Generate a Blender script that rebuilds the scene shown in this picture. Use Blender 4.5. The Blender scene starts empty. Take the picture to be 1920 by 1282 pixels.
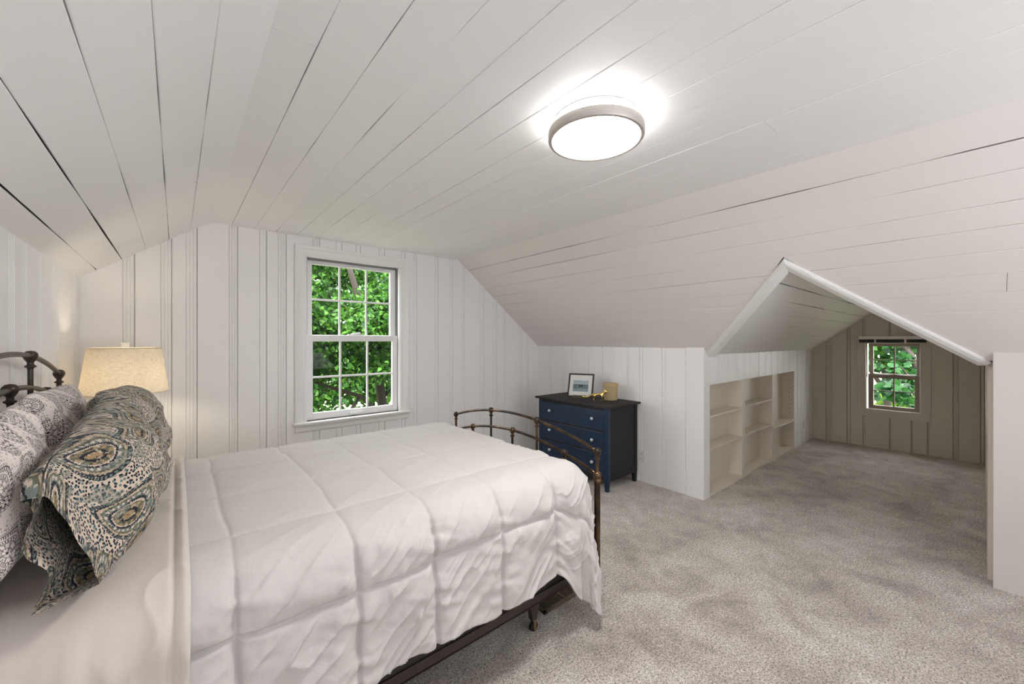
import bpy, bmesh, math, random
import numpy as np
from mathutils import Vector, Matrix
random.seed(7); rng = np.random.default_rng(7)
sc = bpy.context.scene
COL = sc.collection
PI = math.pi
R90 = PI / 2

# ------------------------------------------------------------------ camera, world, sun, exposure
YAW = math.atan2(960 - 331, 745.0)
EYE = 1.5
cam = bpy.data.cameras.new('camera')
cam.sensor_width = 36.0
cam.lens = 745.0 / 1920 * 36.0
cam.shift_y = -(641 - 638) / 1920
cam.clip_start = 0.02
camo = bpy.data.objects.new('camera', cam)
camo.location = (0, 0, EYE)
camo.rotation_euler = (PI / 2, 0, -YAW)
COL.objects.link(camo)
sc.camera = camo
sc.view_settings.view_transform = 'Standard'
sc.view_settings.look = 'None'
sc.view_settings.gamma = 1.0
sc.view_settings.use_curve_mapping = False
sc.view_settings.exposure = 0.38
sc.cycles.max_bounces = 14
sc.cycles.diffuse_bounces = 8
sc.cycles.transparent_max_bounces = 16
sc.cycles.caustics_reflective = False
sc.cycles.caustics_refractive = False

world = bpy.data.worlds.new('sky')
sc.world = world
world.use_nodes = True
bg = world.node_tree.nodes['Background']
bg.inputs['Color'].default_value = (0.95, 0.97, 1.0, 1)
bg.inputs['Strength'].default_value = 9.0
sun = bpy.data.lights.new('sun', 'SUN')
sun.energy = 13.0
sun.angle = 0.02
sun.color = (1.0, 0.94, 0.82)
suno = bpy.data.objects.new('sun', sun)
suno.rotation_euler = Vector((0.50, 0.55, -0.75)).to_track_quat('-Z', 'Y').to_euler()
COL.objects.link(suno)
# added soft fill light behind the camera, no window stands there
fill = bpy.data.lights.new('near_fill_light', 'AREA')
fill.shape = 'RECTANGLE'; fill.size = 2.6; fill.size_y = 1.5; fill.energy = 62; fill.color = (.93, .96, 1.0)
fillo = bpy.data.objects.new('near_fill_light', fill)
fillo.location = (1.5, -2.3, 1.1); fillo.rotation_euler = (R90 + math.radians(72), 0, 0)
COL.objects.link(fillo)
DISC = 52.0          # radiance of the ceiling light's diffuser
GLOW = 24.0          # radiance of the light escaping above its ring
BEDLAMP = 3.6        # watts of the bedside lamp's bulb

# ------------------------------------------------------------------ node helpers
def lin(c):
    return tuple(((x / 255) / 12.92 if x <= 10 else (((x / 255) + .055) / 1.055) ** 2.4) for x in c)

class G:
    """tiny node-graph builder"""
    def __init__(s, name):
        s.m = bpy.data.materials.new(name); s.m.use_nodes = True
        s.t = s.m.node_tree; s.t.nodes.clear()
        s.out = s.t.nodes.new('ShaderNodeOutputMaterial')
    def n(s, typ, **kw):
        nd = s.t.nodes.new(typ)
        for k, v in kw.items(): setattr(nd, k, v)
        return nd
    def put(s, sock, v):
        if v is None: return
        if hasattr(v, 'is_output') or isinstance(v, bpy.types.NodeSocket): s.t.links.new(v, sock)
        else:
            if hasattr(sock.default_value, '__len__') and not hasattr(v, '__len__'): v = (v,) * len(sock.default_value)
            if hasattr(v, '__len__') and len(v) == 3 and len(sock.default_value) == 4: v = tuple(v) + (1,)
            sock.default_value = v
    def math(s, op, a, b=None, c=None, clamp=False):
        nd = s.n('ShaderNodeMath', operation=op, use_clamp=clamp)
        s.put(nd.inputs[0], a); s.put(nd.inputs[1], b); s.put(nd.inputs[2], c)
        return nd.outputs[0]
    def vmath(s, op, a, b=None, scale=None):
        nd = s.n('ShaderNodeVectorMath', operation=op)
        s.put(nd.inputs[0], a); s.put(nd.inputs[1], b)
        if scale is not None: s.put(nd.inputs['Scale'], scale)
        return nd.outputs['Value'] if op in ('LENGTH', 'DOT_PRODUCT') else nd.outputs['Vector']
    def mix(s, f, a, b, blend='MIX'):
        nd = s.n('ShaderNodeMix', data_type='RGBA', blend_type=blend)
        s.put(nd.inputs[0], f); s.put(nd.inputs[6], a); s.put(nd.inputs[7], b)
        return nd.outputs[2]
    def noise(s, vec=None, scale=5, detail=2, rough=.5, out='Fac', dist=0):
        nd = s.n('ShaderNodeTexNoise'); s.put(nd.inputs['Vector'], vec)
        s.put(nd.inputs['Scale'], scale); s.put(nd.inputs['Detail'], detail); s.put(nd.inputs['Roughness'], rough)
        s.put(nd.inputs['Distortion'], dist)
        return nd.outputs[out]
    def ramp(s, f, stops, interp='LINEAR'):
        nd = s.n('ShaderNodeValToRGB'); cr = nd.color_ramp; cr.interpolation = interp
        while len(cr.elements) < len(stops): cr.elements.new(.5)
        for e, (p, c) in zip(cr.elements, stops):
            e.position = p; e.color = tuple(c) + (1,) if len(c) == 3 else c
        s.put(nd.inputs[0], f); return nd.outputs[0]
    def coord(s, which='Object'):
        return s.n('ShaderNodeTexCoord').outputs[which]
    def geo(s, which='Position'):
        return s.n('ShaderNodeNewGeometry').outputs[which]
    def sep(s, v):
        nd = s.n('ShaderNodeSeparateXYZ'); s.put(nd.inputs[0], v); return nd.outputs
    def comb(s, x=0, y=0, z=0):
        nd = s.n('ShaderNodeCombineXYZ'); s.put(nd.inputs[0], x); s.put(nd.inputs[1], y); s.put(nd.inputs[2], z); return nd.outputs[0]
    def bump(s, h, strength=.3, dist=.01):
        nd = s.n('ShaderNodeBump'); s.put(nd.inputs['Height'], h); s.put(nd.inputs['Strength'], strength); s.put(nd.inputs['Distance'], dist)
        return nd.outputs[0]
    def bsdf(s, color, rough=.5, metal=0, normal=None, spec=.5, sheen=0, trans=0, emit=None, estr=0, coat=0):
        nd = s.n('ShaderNodeBsdfPrincipled')
        s.put(nd.inputs['Base Color'], color); s.put(nd.inputs['Roughness'], rough); s.put(nd.inputs['Metallic'], metal)
        s.put(nd.inputs['Specular IOR Level'], spec); s.put(nd.inputs['Sheen Weight'], sheen)
        s.put(nd.inputs['Coat Weight'], coat)
        if normal is not None: s.put(nd.inputs['Normal'], normal)
        if emit is not None: s.put(nd.inputs['Emission Color'], emit); s.put(nd.inputs['Emission Strength'], estr)
        return nd.outputs[0]
    def done(s, shader):
        s.t.links.new(shader, s.out.inputs['Surface']); return s.m

def plain(name, col, rough=.5, metal=0, spec=.5, nscale=0, namt=.1, bscale=0, bstr=.15, coat=0):
    g = G(name); c = col; nrm = None
    p = g.geo()
    if nscale:
        f = g.noise(p, nscale, 3)
        c = g.mix(f, tuple(x * (1 - namt) for x in col), tuple(min(1, x * (1 + namt)) for x in col))
    if bscale: nrm = g.bump(g.noise(p, bscale, 3), bstr, .004)
    return g.done(g.bsdf(c, rough, metal, nrm, spec, coat=coat))

def emit(name, col, strength):
    g = G(name); e = g.n('ShaderNodeEmission'); g.put(e.inputs[0], col); g.put(e.inputs[1], strength)
    return g.done(e.outputs[0])

# painted wood: brush grain, a few dark dings
def paint(name, col, rough=.42, ding=True):
    g = G(name); p = g.geo()
    f = g.noise(p, 2.3, 3)
    c = g.mix(f, tuple(x * .965 for x in col), col)
    if ding:
        d = g.noise(p, 9, 2); d2 = g.noise(p, 33, 1)
        k = g.math('MULTIPLY', g.math('GREATER_THAN', d, .775), g.math('GREATER_THAN', d2, .6))
        c = g.mix(g.math('MULTIPLY', k, .45), c, (.16, .13, .10))
    st = g.noise(g.vmath('MULTIPLY', p, (30, 30, 30)), 1.0, 3)
    return g.done(g.bsdf(c, rough, 0, g.bump(st, .12, .003), .4))

M = {}
M['wall'] = paint('white_panel_paint', (.885, .88, .878), .38, False)
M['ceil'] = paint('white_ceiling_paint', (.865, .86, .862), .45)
M['slope'] = paint('white_paint_pink_cast', (.80, .755, .745), .45)  # same white paint as the ceiling, pinkish light cast put into its colour
M['trim'] = plain('white_gloss_trim', (.83, .83, .82), .3, nscale=3, namt=.02)
M['plaster'] = plain('white_plaster', (.68, .635, .62), .5, nscale=4, namt=.02, bscale=60, bstr=.06)
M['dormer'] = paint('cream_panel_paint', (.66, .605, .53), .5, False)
M['shelf'] = plain('cream_shelf_paint', (.74, .68, .59), .45, nscale=5, namt=.03)
M['gap'] = plain('dark_void_behind_boards', (.03, .025, .02), .9)
M['sashwhite'] = plain('white_vinyl', (.80, .80, .80), .35)
M['track'] = plain('shadow_grey_track', (.16, .16, .16), .5)  # window track, its grey also holds the shadow in the gap at the head
M['taupe'] = plain('taupe_sash', (.30, .245, .20), .5, nscale=20, namt=.08)  # taupe tone of the dormer sashes
M['iron'] = None
def iron():
    g = G('bronzed_iron'); p = g.geo()
    f = g.noise(p, 14, 3)
    c = g.mix(g.math('MULTIPLY', g.math('SUBTRACT', f, .42, clamp=True), 3.2, clamp=True), (.050, .036, .028), (.17, .105, .055))
    return g.done(g.bsdf(c, .26, .8, None, .5))
M['iron'] = iron()
M['ironhead'] = plain('dark_bronze_iron', (.065, .05, .04), .4, .6, nscale=18, namt=.3)
M['rail'] = plain('brown_steel', (.055, .040, .034), .45, .3, nscale=10, namt=.2)
M['boxspring'] = plain('brown_box_spring_cloth', (.045, .034, .028), .9, bscale=300, bstr=.3)
M['mattress'] = plain('white_mattress_ticking', (.7, .69, .66), .9, bscale=200)
M['black'] = plain('black_rubber', (.012, .012, .012), .6)
M['brass'] = plain('aged_brass', (.42, .30, .15), .35, .9, nscale=40, namt=.3)
M['gold'] = plain('polished_gold', (.72, .50, .17), .22, 1.0, nscale=50, namt=.2)
M['nickel'] = None
def nickel():
    g = G('brushed_nickel'); p = g.geo()
    f = g.noise(g.vmath('MULTIPLY', p, (6, 6, 160)), 1, 3)
    c = g.mix(f, (.50, .46, .42), (.66, .63, .59))
    return g.done(g.bsdf(c, .5, .55, g.bump(f, .15, .002)))
M['nickel'] = nickel()
M['disc'] = emit('lit_white_diffuser', (1, .972, .94), DISC)
M['glow'] = emit('lit_acrylic_edge', (1, .98, .95), GLOW)
M['clearbase'] = plain('white_acrylic', (.85, .86, .86), .2)
def navy():
    g = G('navy_stained_wood'); p = g.geo()
    f = g.noise(g.vmath('MULTIPLY', p, (4, 4, 30)), 1.2, 4, .6)
    c = g.mix(f, (.004, .012, .030), (.008, .034, .082))
    return g.done(g.bsdf(c, .33, 0, g.bump(f, .1, .002), .45))
M['navy'] = navy()
def blacktop():
    g = G('worn_black_stained_wood'); p = g.geo()
    f = g.noise(g.vmath('MULTIPLY', p, (30, 5, 30)), 1.4, 4, .6)
    c = g.mix(f, (.010, .010, .013), (.032, .028, .029))
    return g.done(g.bsdf(c, .6, 0, g.bump(f, .12, .002), .3))
M['blacktop'] = blacktop()
M['knob'] = plain('pale_pewter', (.62, .66, .70), .3, .5)
M['frame'] = plain('dark_brown_frame', (.035, .027, .022), .35)
M['mat'] = plain('white_picture_mat', (.80, .80, .77), .8)
M['plate'] = plain('white_plastic', (.78, .77, .73), .35)
M['slot'] = plain('dark_slot', (.03, .03, .03), .6)
M['vent'] = plain('brown_register_metal', (.20, .155, .105), .4, .5, nscale=30, namt=.15)
M['blindwhite'] = plain('white_headrail', (.86, .85, .82), .4)
M['blinddark'] = plain('dark_stacked_slats', (.045, .035, .03), .5)
M['wood'] = plain('brown_wood', (.10, .06, .035), .45, nscale=12, namt=.3)
M['ceramic'] = plain('white_ceramic', (.75, .74, .72), .2)

def glass():
    g = G('window_glass')
    t = g.n('ShaderNodeBsdfTransparent'); gl = g.n('ShaderNodeBsdfGlossy'); gl.inputs['Roughness'].default_value = .02
    fr = g.n('ShaderNodeFresnel'); fr.inputs[0].default_value = 1.45
    mx = g.n('ShaderNodeMixShader'); g.put(mx.inputs[0], g.math('MULTIPLY', fr.outputs[0], .15))
    g.t.links.new(t.outputs[0], mx.inputs[1]); g.t.links.new(gl.outputs[0], mx.inputs[2])
    return g.done(mx.outputs[0])
M['glass'] = glass()

def carpet():
    g = G('grey_beige_carpet'); p = g.geo()
    big = g.noise(p, 2.3, 5, .68, dist=.8)
    big2 = g.noise(p, 5.5, 4, .6, dist=.6)
    nap = g.math('ADD', g.math('MULTIPLY', big, .65), g.math('MULTIPLY', big2, .35))
    base = g.ramp(nap, [(.35, (.45, .405, .365)), (.5, (.66, .605, .55)), (.62, (.80, .755, .70))])
    fine = g.noise(p, 125, 3, .7)
    sp = g.ramp(fine, [(.38, (.36, .34, .315)), (.48, (.95, .95, .95)), (.62, (1.25, 1.25, 1.25))])
    mid = g.ramp(g.noise(p, 60, 2, .6), [(.34, (.80, .79, .775)), (.62, (1.1, 1.1, 1.1))])
    c = g.mix(1.0, g.mix(1.0, base, sp, 'MULTIPLY'), mid, 'MULTIPLY')
    h = g.math('ADD', g.noise(p, 190, 2, .6), g.math('MULTIPLY', g.noise(p, 40, 2), .6))
    return g.done(g.bsdf(c, .95, 0, g.bump(h, .8, .012), .1, sheen=.15))
M['carpet'] = carpet()

def cloth(name, col, bscale=420, spec=.2):
    g = G(name); p = g.geo()
    f = g.noise(p, 3, 3)
    c = g.mix(f, tuple(x * .96 for x in col), col)
    h = g.noise(p, 26, 4, .6)
    return g.done(g.bsdf(c, .75, 0, g.bump(h, .22, .006), spec, sheen=.1))
def quilt(name, col):
    g = G(name); p = g.geo()
    c = g.mix(g.noise(p, 3, 3), tuple(x * .97 for x in col), col)
    q = g.vmath('ADD', g.vmath('MULTIPLY', p, (9, 13, 13)), g.vmath('SCALE', g.noise(p, 5, 2, out='Color'), scale=4.5))
    rd = g.math('ABSOLUTE', g.math('SUBTRACT', g.noise(q, 1.0, 4, .55), .5))
    cr = g.math('POWER', g.math('SUBTRACT', 1.0, g.math('MULTIPLY', rd, 4.0), clamp=True), 2.5)
    h = g.math('ADD', g.math('MULTIPLY', cr, .55), g.math('MULTIPLY', g.noise(p, 34, 4, .6), .5))
    return g.done(g.bsdf(c, .75, 0, g.bump(h, .17, .008), .2, sheen=.1))
M['comforter'] = quilt('white_cotton_comforter', (.60, .575, .562))
M['sheet'] = cloth('cream_cotton_sheet', (.66, .605, .56))
def linen():
    g = G('linen_lampshade'); p = g.geo()
    a = g.noise(g.vmath('MULTIPLY', p, (40, 40, 420)), 1, 3)
    b = g.noise(g.vmath('MULTIPLY', p, (300, 300, 30)), 1, 2)
    f = g.math('ADD', g.math('MULTIPLY', a, .6), g.math('MULTIPLY', b, .4))
    c = g.ramp(f, [(.36, (.55, .47, .35)), (.52, (.68, .61, .49)), (.7, (.74, .68, .57))])
    d = g.n('ShaderNodeBsdfDiffuse'); t = g.n('ShaderNodeBsdfTranslucent')
    g.put(d.inputs[0], c); g.put(t.inputs[0], c)
    mx = g.n('ShaderNodeMixShader'); mx.inputs[0].default_value = .16
    g.t.links.new(d.outputs[0], mx.inputs[1]); g.t.links.new(t.outputs[0], mx.inputs[2])
    return g.done(mx.outputs[0])
M['linen'] = linen()

def paisley(name, scale, teal):
    g = G(name); uv = g.coord('UV')
    warp = g.vmath('SCALE', g.vmath('SUBTRACT', g.noise(uv, 5.0, 2, out='Color'), (.5, .5, .5)), scale=.016)
    q = g.vmath('SCALE', g.vmath('ADD', uv, warp), scale=scale)
    v = g.n('ShaderNodeTexVoronoi', feature='F1', voronoi_dimensions='2D'); g.put(v.inputs['Vector'], q); v.inputs['Scale'].default_value = 1.0
    v.inputs['Randomness'].default_value = .62
    loc = g.vmath('SUBTRACT', q, v.outputs['Position'])
    cc = g.sep(v.outputs['Color'])
    ang = g.math('MULTIPLY_ADD', cc[0], 1.6, .3)
    ca, sa = g.math('COSINE', ang), g.math('SINE', ang)
    lx, ly, _ = g.sep(loc)
    rx = g.math('ADD', g.math('MULTIPLY', lx, ca), g.math('MULTIPLY', ly, sa))
    ry = g.math('SUBTRACT', g.math('MULTIPLY', ly, ca), g.math('MULTIPLY', lx, sa))
    # bent teardrop: radius shrinks towards the tip, the tip curls sideways
    bx = g.math('SUBTRACT', rx, g.math('MULTIPLY', g.math('MULTIPLY', ry, ry), 1.25))
    size = g.math('MULTIPLY_ADD', cc[1], .14, .40)
    wid = g.math('MULTIPLY', size, g.math('SUBTRACT', .92, g.math('MULTIPLY', ry, .95), clamp=False))
    wid = g.math('MAXIMUM', wid, .03)
    e = g.math('SQRT', g.math('ADD', g.math('POWER', g.math('ABSOLUTE', g.math('DIVIDE', bx, wid)), 2),
                              g.math('POWER', g.math('ABSOLUTE', g.math('DIVIDE', ry, g.math('MULTIPLY', size, 1.3))), 2)))
    th = g.math('ARCTAN2', ry, bx)
    scal = g.math('MULTIPLY', g.math('SINE', g.math('MULTIPLY', th, 44)), .014)
    d = g.math('ADD', e, scal)
    def band(lo, hi, per, th0=.0):
        return g.math('MULTIPLY', g.math('MULTIPLY', g.math('GREATER_THAN', d, lo), g.math('LESS_THAN', d, hi)), g.math('GREATER_THAN', g.math('SINE', g.math('MULTIPLY', th, per)), th0))
    n1 = g.noise(uv, 140, 2, .6); n2 = g.noise(uv, 60, 1)
    n3 = g.noise(uv, 18, 1)
    v2 = g.n('ShaderNodeTexVoronoi', feature='F1', voronoi_dimensions='2D'); g.put(v2.inputs['Vector'], g.vmath('MULTIPLY', g.vmath('ADD', uv, g.vmath('SCALE', warp, scale=.5)), (165, 105, 1)))
    v2.inputs['Scale'].default_value = 1.0
    if teal:
        cream, dark, tl, olive, och, grey = (.60, .50, .41), (.018, .020, .030), (.03, .10, .12), (.13, .13, .085), (.33, .235, .13), (.17, .20, .185)
        inner = g.ramp(d, [(0, och), (.16, dark), (.24, olive), (.40, cream), (.45, dark), (.52, grey), (.66, olive), (.72, (.42, .34, .25)), (.79, (.42, .34, .25)), (.82, dark), (.88, grey), (.97, tl), (1.0, cream)], 'CONSTANT')
        inner = g.mix(band(.555, .64, 20, .1), inner, cream); inner = g.mix(band(.27, .38, 11, .0), inner, och); inner = g.mix(band(.89, 1.0, 62, .0), inner, dark)
        spk = g.ramp(v2.outputs['Distance'], [(0, dark), (.30, (.045, .06, .085)), (.37, cream)], 'CONSTANT')
        col2 = g.mix(g.math('GREATER_THAN', g.sep(v2.outputs['Color'])[1], .70), spk, g.mix(g.math('LESS_THAN', v2.outputs['Distance'], .40), cream, g.mix(g.math('GREATER_THAN', g.sep(v2.outputs['Color'])[0], .5), tl, grey)))
        fl = g.mix(g.math('GREATER_THAN', n1, .56), inner, g.mix(g.math('GREATER_THAN', n2, .5), dark, cream))
        body = g.mix(g.math('MULTIPLY', g.math('GREATER_THAN', n1, .56), .75), inner, g.mix(g.math('GREATER_THAN', n2, .52), dark, cream))
        c = g.mix(g.math('GREATER_THAN', d, 1.06), body, col2)
        c = g.mix(g.math('MULTIPLY', g.math('GREATER_THAN', n3, .60), .55), c, g.mix(g.math('GREATER_THAN', n1, .5), (.06, .10, .095), (.26, .27, .23)))
    else:
        cream, dark, gr = (.80, .73, .69), (.035, .03, .038), (.26, .235, .24)
        inner = g.ramp(d, [(0, dark), (.07, cream), (.20, gr), (.25, cream), (.44, dark), (.475, cream), (.60, gr), (.64, cream), (.82, dark), (.86, cream), (.955, gr), (.985, cream)], 'CONSTANT')
        inner = g.mix(band(.50, .58, 22, .2), inner, dark); inner = g.mix(band(.70, .80, 34, .1), inner, dark); inner = g.mix(band(.12, .42, 7, .6), inner, gr); inner = g.mix(band(.88, .95, 50, .0), inner, gr)
        inner = g.mix(g.math('MULTIPLY', g.math('GREATER_THAN', n1, .62), .7), inner, dark)
        dots = g.math('MULTIPLY', g.math('LESS_THAN', v2.outputs['Distance'], .33), g.math('GREATER_THAN', g.sep(v2.outputs['Color'])[1], .62))
        outer = g.mix(g.math('MULTIPLY', dots, .8), cream, gr)
        c = g.mix(g.math('GREATER_THAN', d, 1.0), inner, outer)
    h = g.noise(uv, 40, 3)
    return g.done(g.bsdf(c, .8, 0, g.bump(h, .2, .006), .15, sheen=.1))
M['teal'] = paisley('teal_ochre_paisley_cotton', 6.6, True)
M['paisley'] = paisley('black_on_white_paisley_cotton', 8.2, False)

def basket():
    g = G('woven_seagrass'); p = g.coord('Object')
    x, y, z = g.sep(p); th = g.math('ARCTAN2', y, x)
    a = g.math('MULTIPLY', g.math('SINE', g.math('MULTIPLY', th, 20)), g.math('SINE', g.math('MULTIPLY', z, 331)))
    f = g.math('MULTIPLY_ADD', a, .5, .5)
    c = g.ramp(f, [(.0, (.16, .10, .05)), (.3, (.46, .34, .18)), (.8, (.70, .56, .34))])
    return g.done(g.bsdf(c, .7, 0, g.bump(f, .6, .006), .2))
M['basket'] = basket()

def printpic():
    g = G('blue_grey_landscape_print'); uv = g.coord('UV'); x, y, _ = g.sep(uv)
    n = g.noise(g.vmath('MULTIPLY', uv, (2, 9, 1)), 3, 3)
    sky = g.mix(n, (.33, .42, .46), (.52, .60, .62))
    post = g.math('GREATER_THAN', g.noise(g.vmath('MULTIPLY', uv, (22, 3, 1)), 1, 2), .52)
    land = g.mix(post, (.22, .30, .34), (.03, .05, .065))
    water = g.mix(g.noise(g.vmath('MULTIPLY', uv, (6, 20, 1)), 1, 2), (.20, .28, .33), (.34, .42, .45))
    hz = g.math('MULTIPLY_ADD', g.noise(g.vmath('MULTIPLY', uv, (5, 0, 0)), 1, 2), .16, .56)
    c = g.mix(g.math('GREATER_THAN', y, hz), g.mix(g.math('GREATER_THAN', y, .27), water, land), sky)
    return g.done(g.bsdf(c, .35, 0, None, .4))
M['print'] = printpic()

def leafm(name, col, tr=.4):
    g = G(name)
    d = g.n('ShaderNodeBsdfPrincipled'); d.inputs['Roughness'].default_value = .5; d.inputs['Specular IOR Level'].default_value = .25
    t = g.n('ShaderNodeBsdfTranslucent')
    f = g.noise(g.geo(), 7, 2)
    c = g.mix(f, tuple(x * .7 for x in col), tuple(x * 1.3 for x in col))
    g.put(d.inputs['Base Color'], c); g.put(t.inputs[0], g.mix(.5, c, (col[0] * 1.5, col[1] * 1.5, col[2] * .8)))
    mx = g.n('ShaderNodeMixShader'); mx.inputs[0].default_value = tr
    g.t.links.new(d.outputs[0], mx.inputs[1]); g.t.links.new(t.outputs[0], mx.inputs[2])
    return g.done(mx.outputs[0])
LEAF = [leafm('bright_green_leaf', (.060, .165, .022)), leafm('mid_green_leaf', (.030, .100, .016)), leafm('dark_green_leaf', (.014, .050, .012))]
LEAFD = [leafm('yellow_green_leaf', (.11, .20, .018)), leafm('fresh_green_leaf', (.020, .080, .020)), leafm('deep_green_leaf', (.008, .032, .012))]
M['bark'] = plain('grey_brown_bark', (.020, .015, .011), .9, nscale=20, namt=.4, bscale=30, bstr=.6)
M['lawn'] = plain('sunlit_lawn', (.13, .14, .075), .9, nscale=.6, namt=.5)
M['road'] = plain('pale_gravel_drive', (.20, .17, .145), .9, nscale=2, namt=.15)

# ------------------------------------------------------------------ object helpers
class MB:
    def __init__(s): s.v = []; s.f = []; s.uv = {}
    def add(s, vs, fs):
        o = len(s.v); s.v += [tuple(x) for x in vs]; s.f += [tuple(i + o for i in f) for f in fs]; return s
    def box(s, x0, x1, y0, y1, z0, z1):
        return s.add([(x, y, z) for x in (x0, x1) for y in (y0, y1) for z in (z0, z1)],
                     [(0, 1, 3, 2), (4, 6, 7, 5), (0, 4, 5, 1), (2, 3, 7, 6), (0, 2, 6, 4), (1, 5, 7, 3)])
    def tube(s, pts, r, n=10, caps=True):
        pts = [Vector(p) for p in pts]; N = len(pts); rs = r if hasattr(r, '__len__') else [r] * N
        rings = []; prev = None
        for i, p in enumerate(pts):
            t = (pts[min(i + 1, N - 1)] - pts[max(i - 1, 0)]).normalized()
            a = prev if prev is not None else Vector((0, 0, 1) if abs(t.z) < .9 else (1, 0, 0))
            a = (a - t * a.dot(t)).normalized(); b = t.cross(a); prev = a
            rings.append([p + (a * math.cos(2 * PI * k / n) + b * math.sin(2 * PI * k / n)) * rs[i] for k in range(n)])
        vs = [v for ring in rings for v in ring]
        fs = [(i * n + k, i * n + (k + 1) % n, (i + 1) * n + (k + 1) % n, (i + 1) * n + k) for i in range(N - 1) for k in range(n)]
        if caps: fs += [tuple(range(n))[::-1], tuple((N - 1) * n + k for k in range(n))]
        return s.add(vs, fs)
    def lathe(s, prof, c=(0, 0, 0), n=24, caps=True):
        vs = []; N = len(prof)
        for r, z in prof:
            for k in range(n):
                vs.append((c[0] + r * math.cos(2 * PI * k / n), c[1] + r * math.sin(2 * PI * k / n), c[2] + z))
        fs = [(i * n + k, i * n + (k + 1) % n, (i + 1) * n + (k + 1) % n, (i + 1) * n + k) for i in range(N - 1) for k in range(n)]
        if caps: fs += [tuple(range(n))[::-1], tuple((N - 1) * n + k for k in range(n))]
        return s.add(vs, fs)
    def ball(s, c, r, n=14, m=9, sz=1.0):
        prof = [(max(1e-4, r * math.sin(PI * i / m)), -r * sz * math.cos(PI * i / m)) for i in range(m + 1)]
        return s.lathe(prof, c, n)
    def extrude(s, poly, dvec):
        n = len(poly); d = Vector(dvec)
        vs = [Vector(p) for p in poly] + [Vector(p) + d for p in poly]
        fs = [(k, (k + 1) % n, n + (k + 1) % n, n + k) for k in range(n)] + [tuple(range(n))[::-1], tuple(range(n, 2 * n))]
        return s.add(vs, fs)
    def build(s, name, mat, parent=None, smooth=False, bevel=0, mats=None, fix=True):
        me = bpy.data.meshes.new(name); me.from_pydata(s.v, [], s.f)
        if fix:
            bm = bmesh.new(); bm.from_mesh(me); bmesh.ops.recalc_face_normals(bm, faces=bm.faces)
            bm.to_mesh(me); bm.free()
        for m in (mats or [mat]): me.materials.append(m)
        if smooth: me.polygons.foreach_set('use_smooth', [True] * len(me.polygons))
        o = bpy.data.objects.new(name, me); COL.objects.link(o)
        if smooth == 'auto':
            md = o.modifiers.new('edges', 'EDGE_SPLIT'); md.split_angle = R(40)
        if bevel:
            b = o.modifiers.new('bevel', 'BEVEL'); b.width = bevel; b.segments = 2; b.limit_method = 'ANGLE'
        if parent is not None: put_under(o, parent)
        return o
def R(d): return d * PI / 180
def put_under(o, parent):
    o.parent = parent
    o.matrix_parent_inverse = world_of(parent).inverted()
def world_of(o):
    m = o.matrix_basis.copy()
    if o.parent is not None: m = world_of(o.parent) @ o.matrix_parent_inverse @ m
    return m
def tag(o, label=None, cat=None, group=None, kind=None):
    if label: o['label'] = label
    if cat: o['category'] = cat
    if group: o['group'] = group
    if kind: o['kind'] = kind
    return o
def empty(name, loc, rz=0):
    o = bpy.data.objects.new(name, None); o.location = loc; o.rotation_euler.z = rz
    o.empty_display_size = .05; COL.objects.link(o); return o
def copy_tree(o, parent=None):
    c = o.copy(); COL.objects.link(c)
    if parent is not None: c.parent = parent
    for ch in [x for x in bpy.data.objects if x.parent == o]: copy_tree(ch, c)
    return c

# smooth value noise on arrays
_T = rng.random((64, 64)) * 2 - 1
def vn(x, y):
    x = np.asarray(x, float); y = np.asarray(y, float)
    xi = np.floor(x).astype(int); yi = np.floor(y).astype(int); fx = x - xi; fy = y - yi
    fx = fx * fx * fx * (fx * (fx * 6 - 15) + 10); fy = fy * fy * fy * (fy * (fy * 6 - 15) + 10)
    g = lambda a, b: _T[a & 63, b & 63]
    return (g(xi, yi) * (1 - fx) + g(xi + 1, yi) * fx) * (1 - fy) + (g(xi, yi + 1) * (1 - fx) + g(xi + 1, yi + 1) * fx) * fy
def fbm(x, y, o=3):
    return sum(vn(x * 2 ** k + 13 * k, y * 2 ** k + 7 * k) / 2 ** k for k in range(o))

# ------------------------------------------------------------------ room numbers (metres)
XL, XR, YF, YN = -0.5, 3.785, 3.94, -2.6
ZC, XA, XB = 2.435, 0.206, 2.512
KS = (2.437 - 1.428) / (XR - XB)            # right slope
LS = (2.435 - 1.927) / (XA - XL)            # left slope
def roof(x):
    if x < XA: return ZC - (XA - x) * LS
    if x > XB: return ZC - (x - XB) * KS
    return ZC
DX, DY0, DY1, DYR, DZR, DZE = 7.49, -0.02, 1.69, 0.835, 2.0, 1.36   # dormer
DS = (DZR - DZE) / (DY1 - DYR)
VX = 3.03; VK = (DY1 - DYR) / (3.85 - VX)
def droof(y): return DZR - abs(y - DYR) * DS

# ---- floor
fl = MB()
nx, ny = 2, 2
fl.box(-.75, 8.0, -2.9, 4.2, -.2, 0)
floor = tag(fl.build('floor', M['carpet']), kind='structure')

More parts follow.
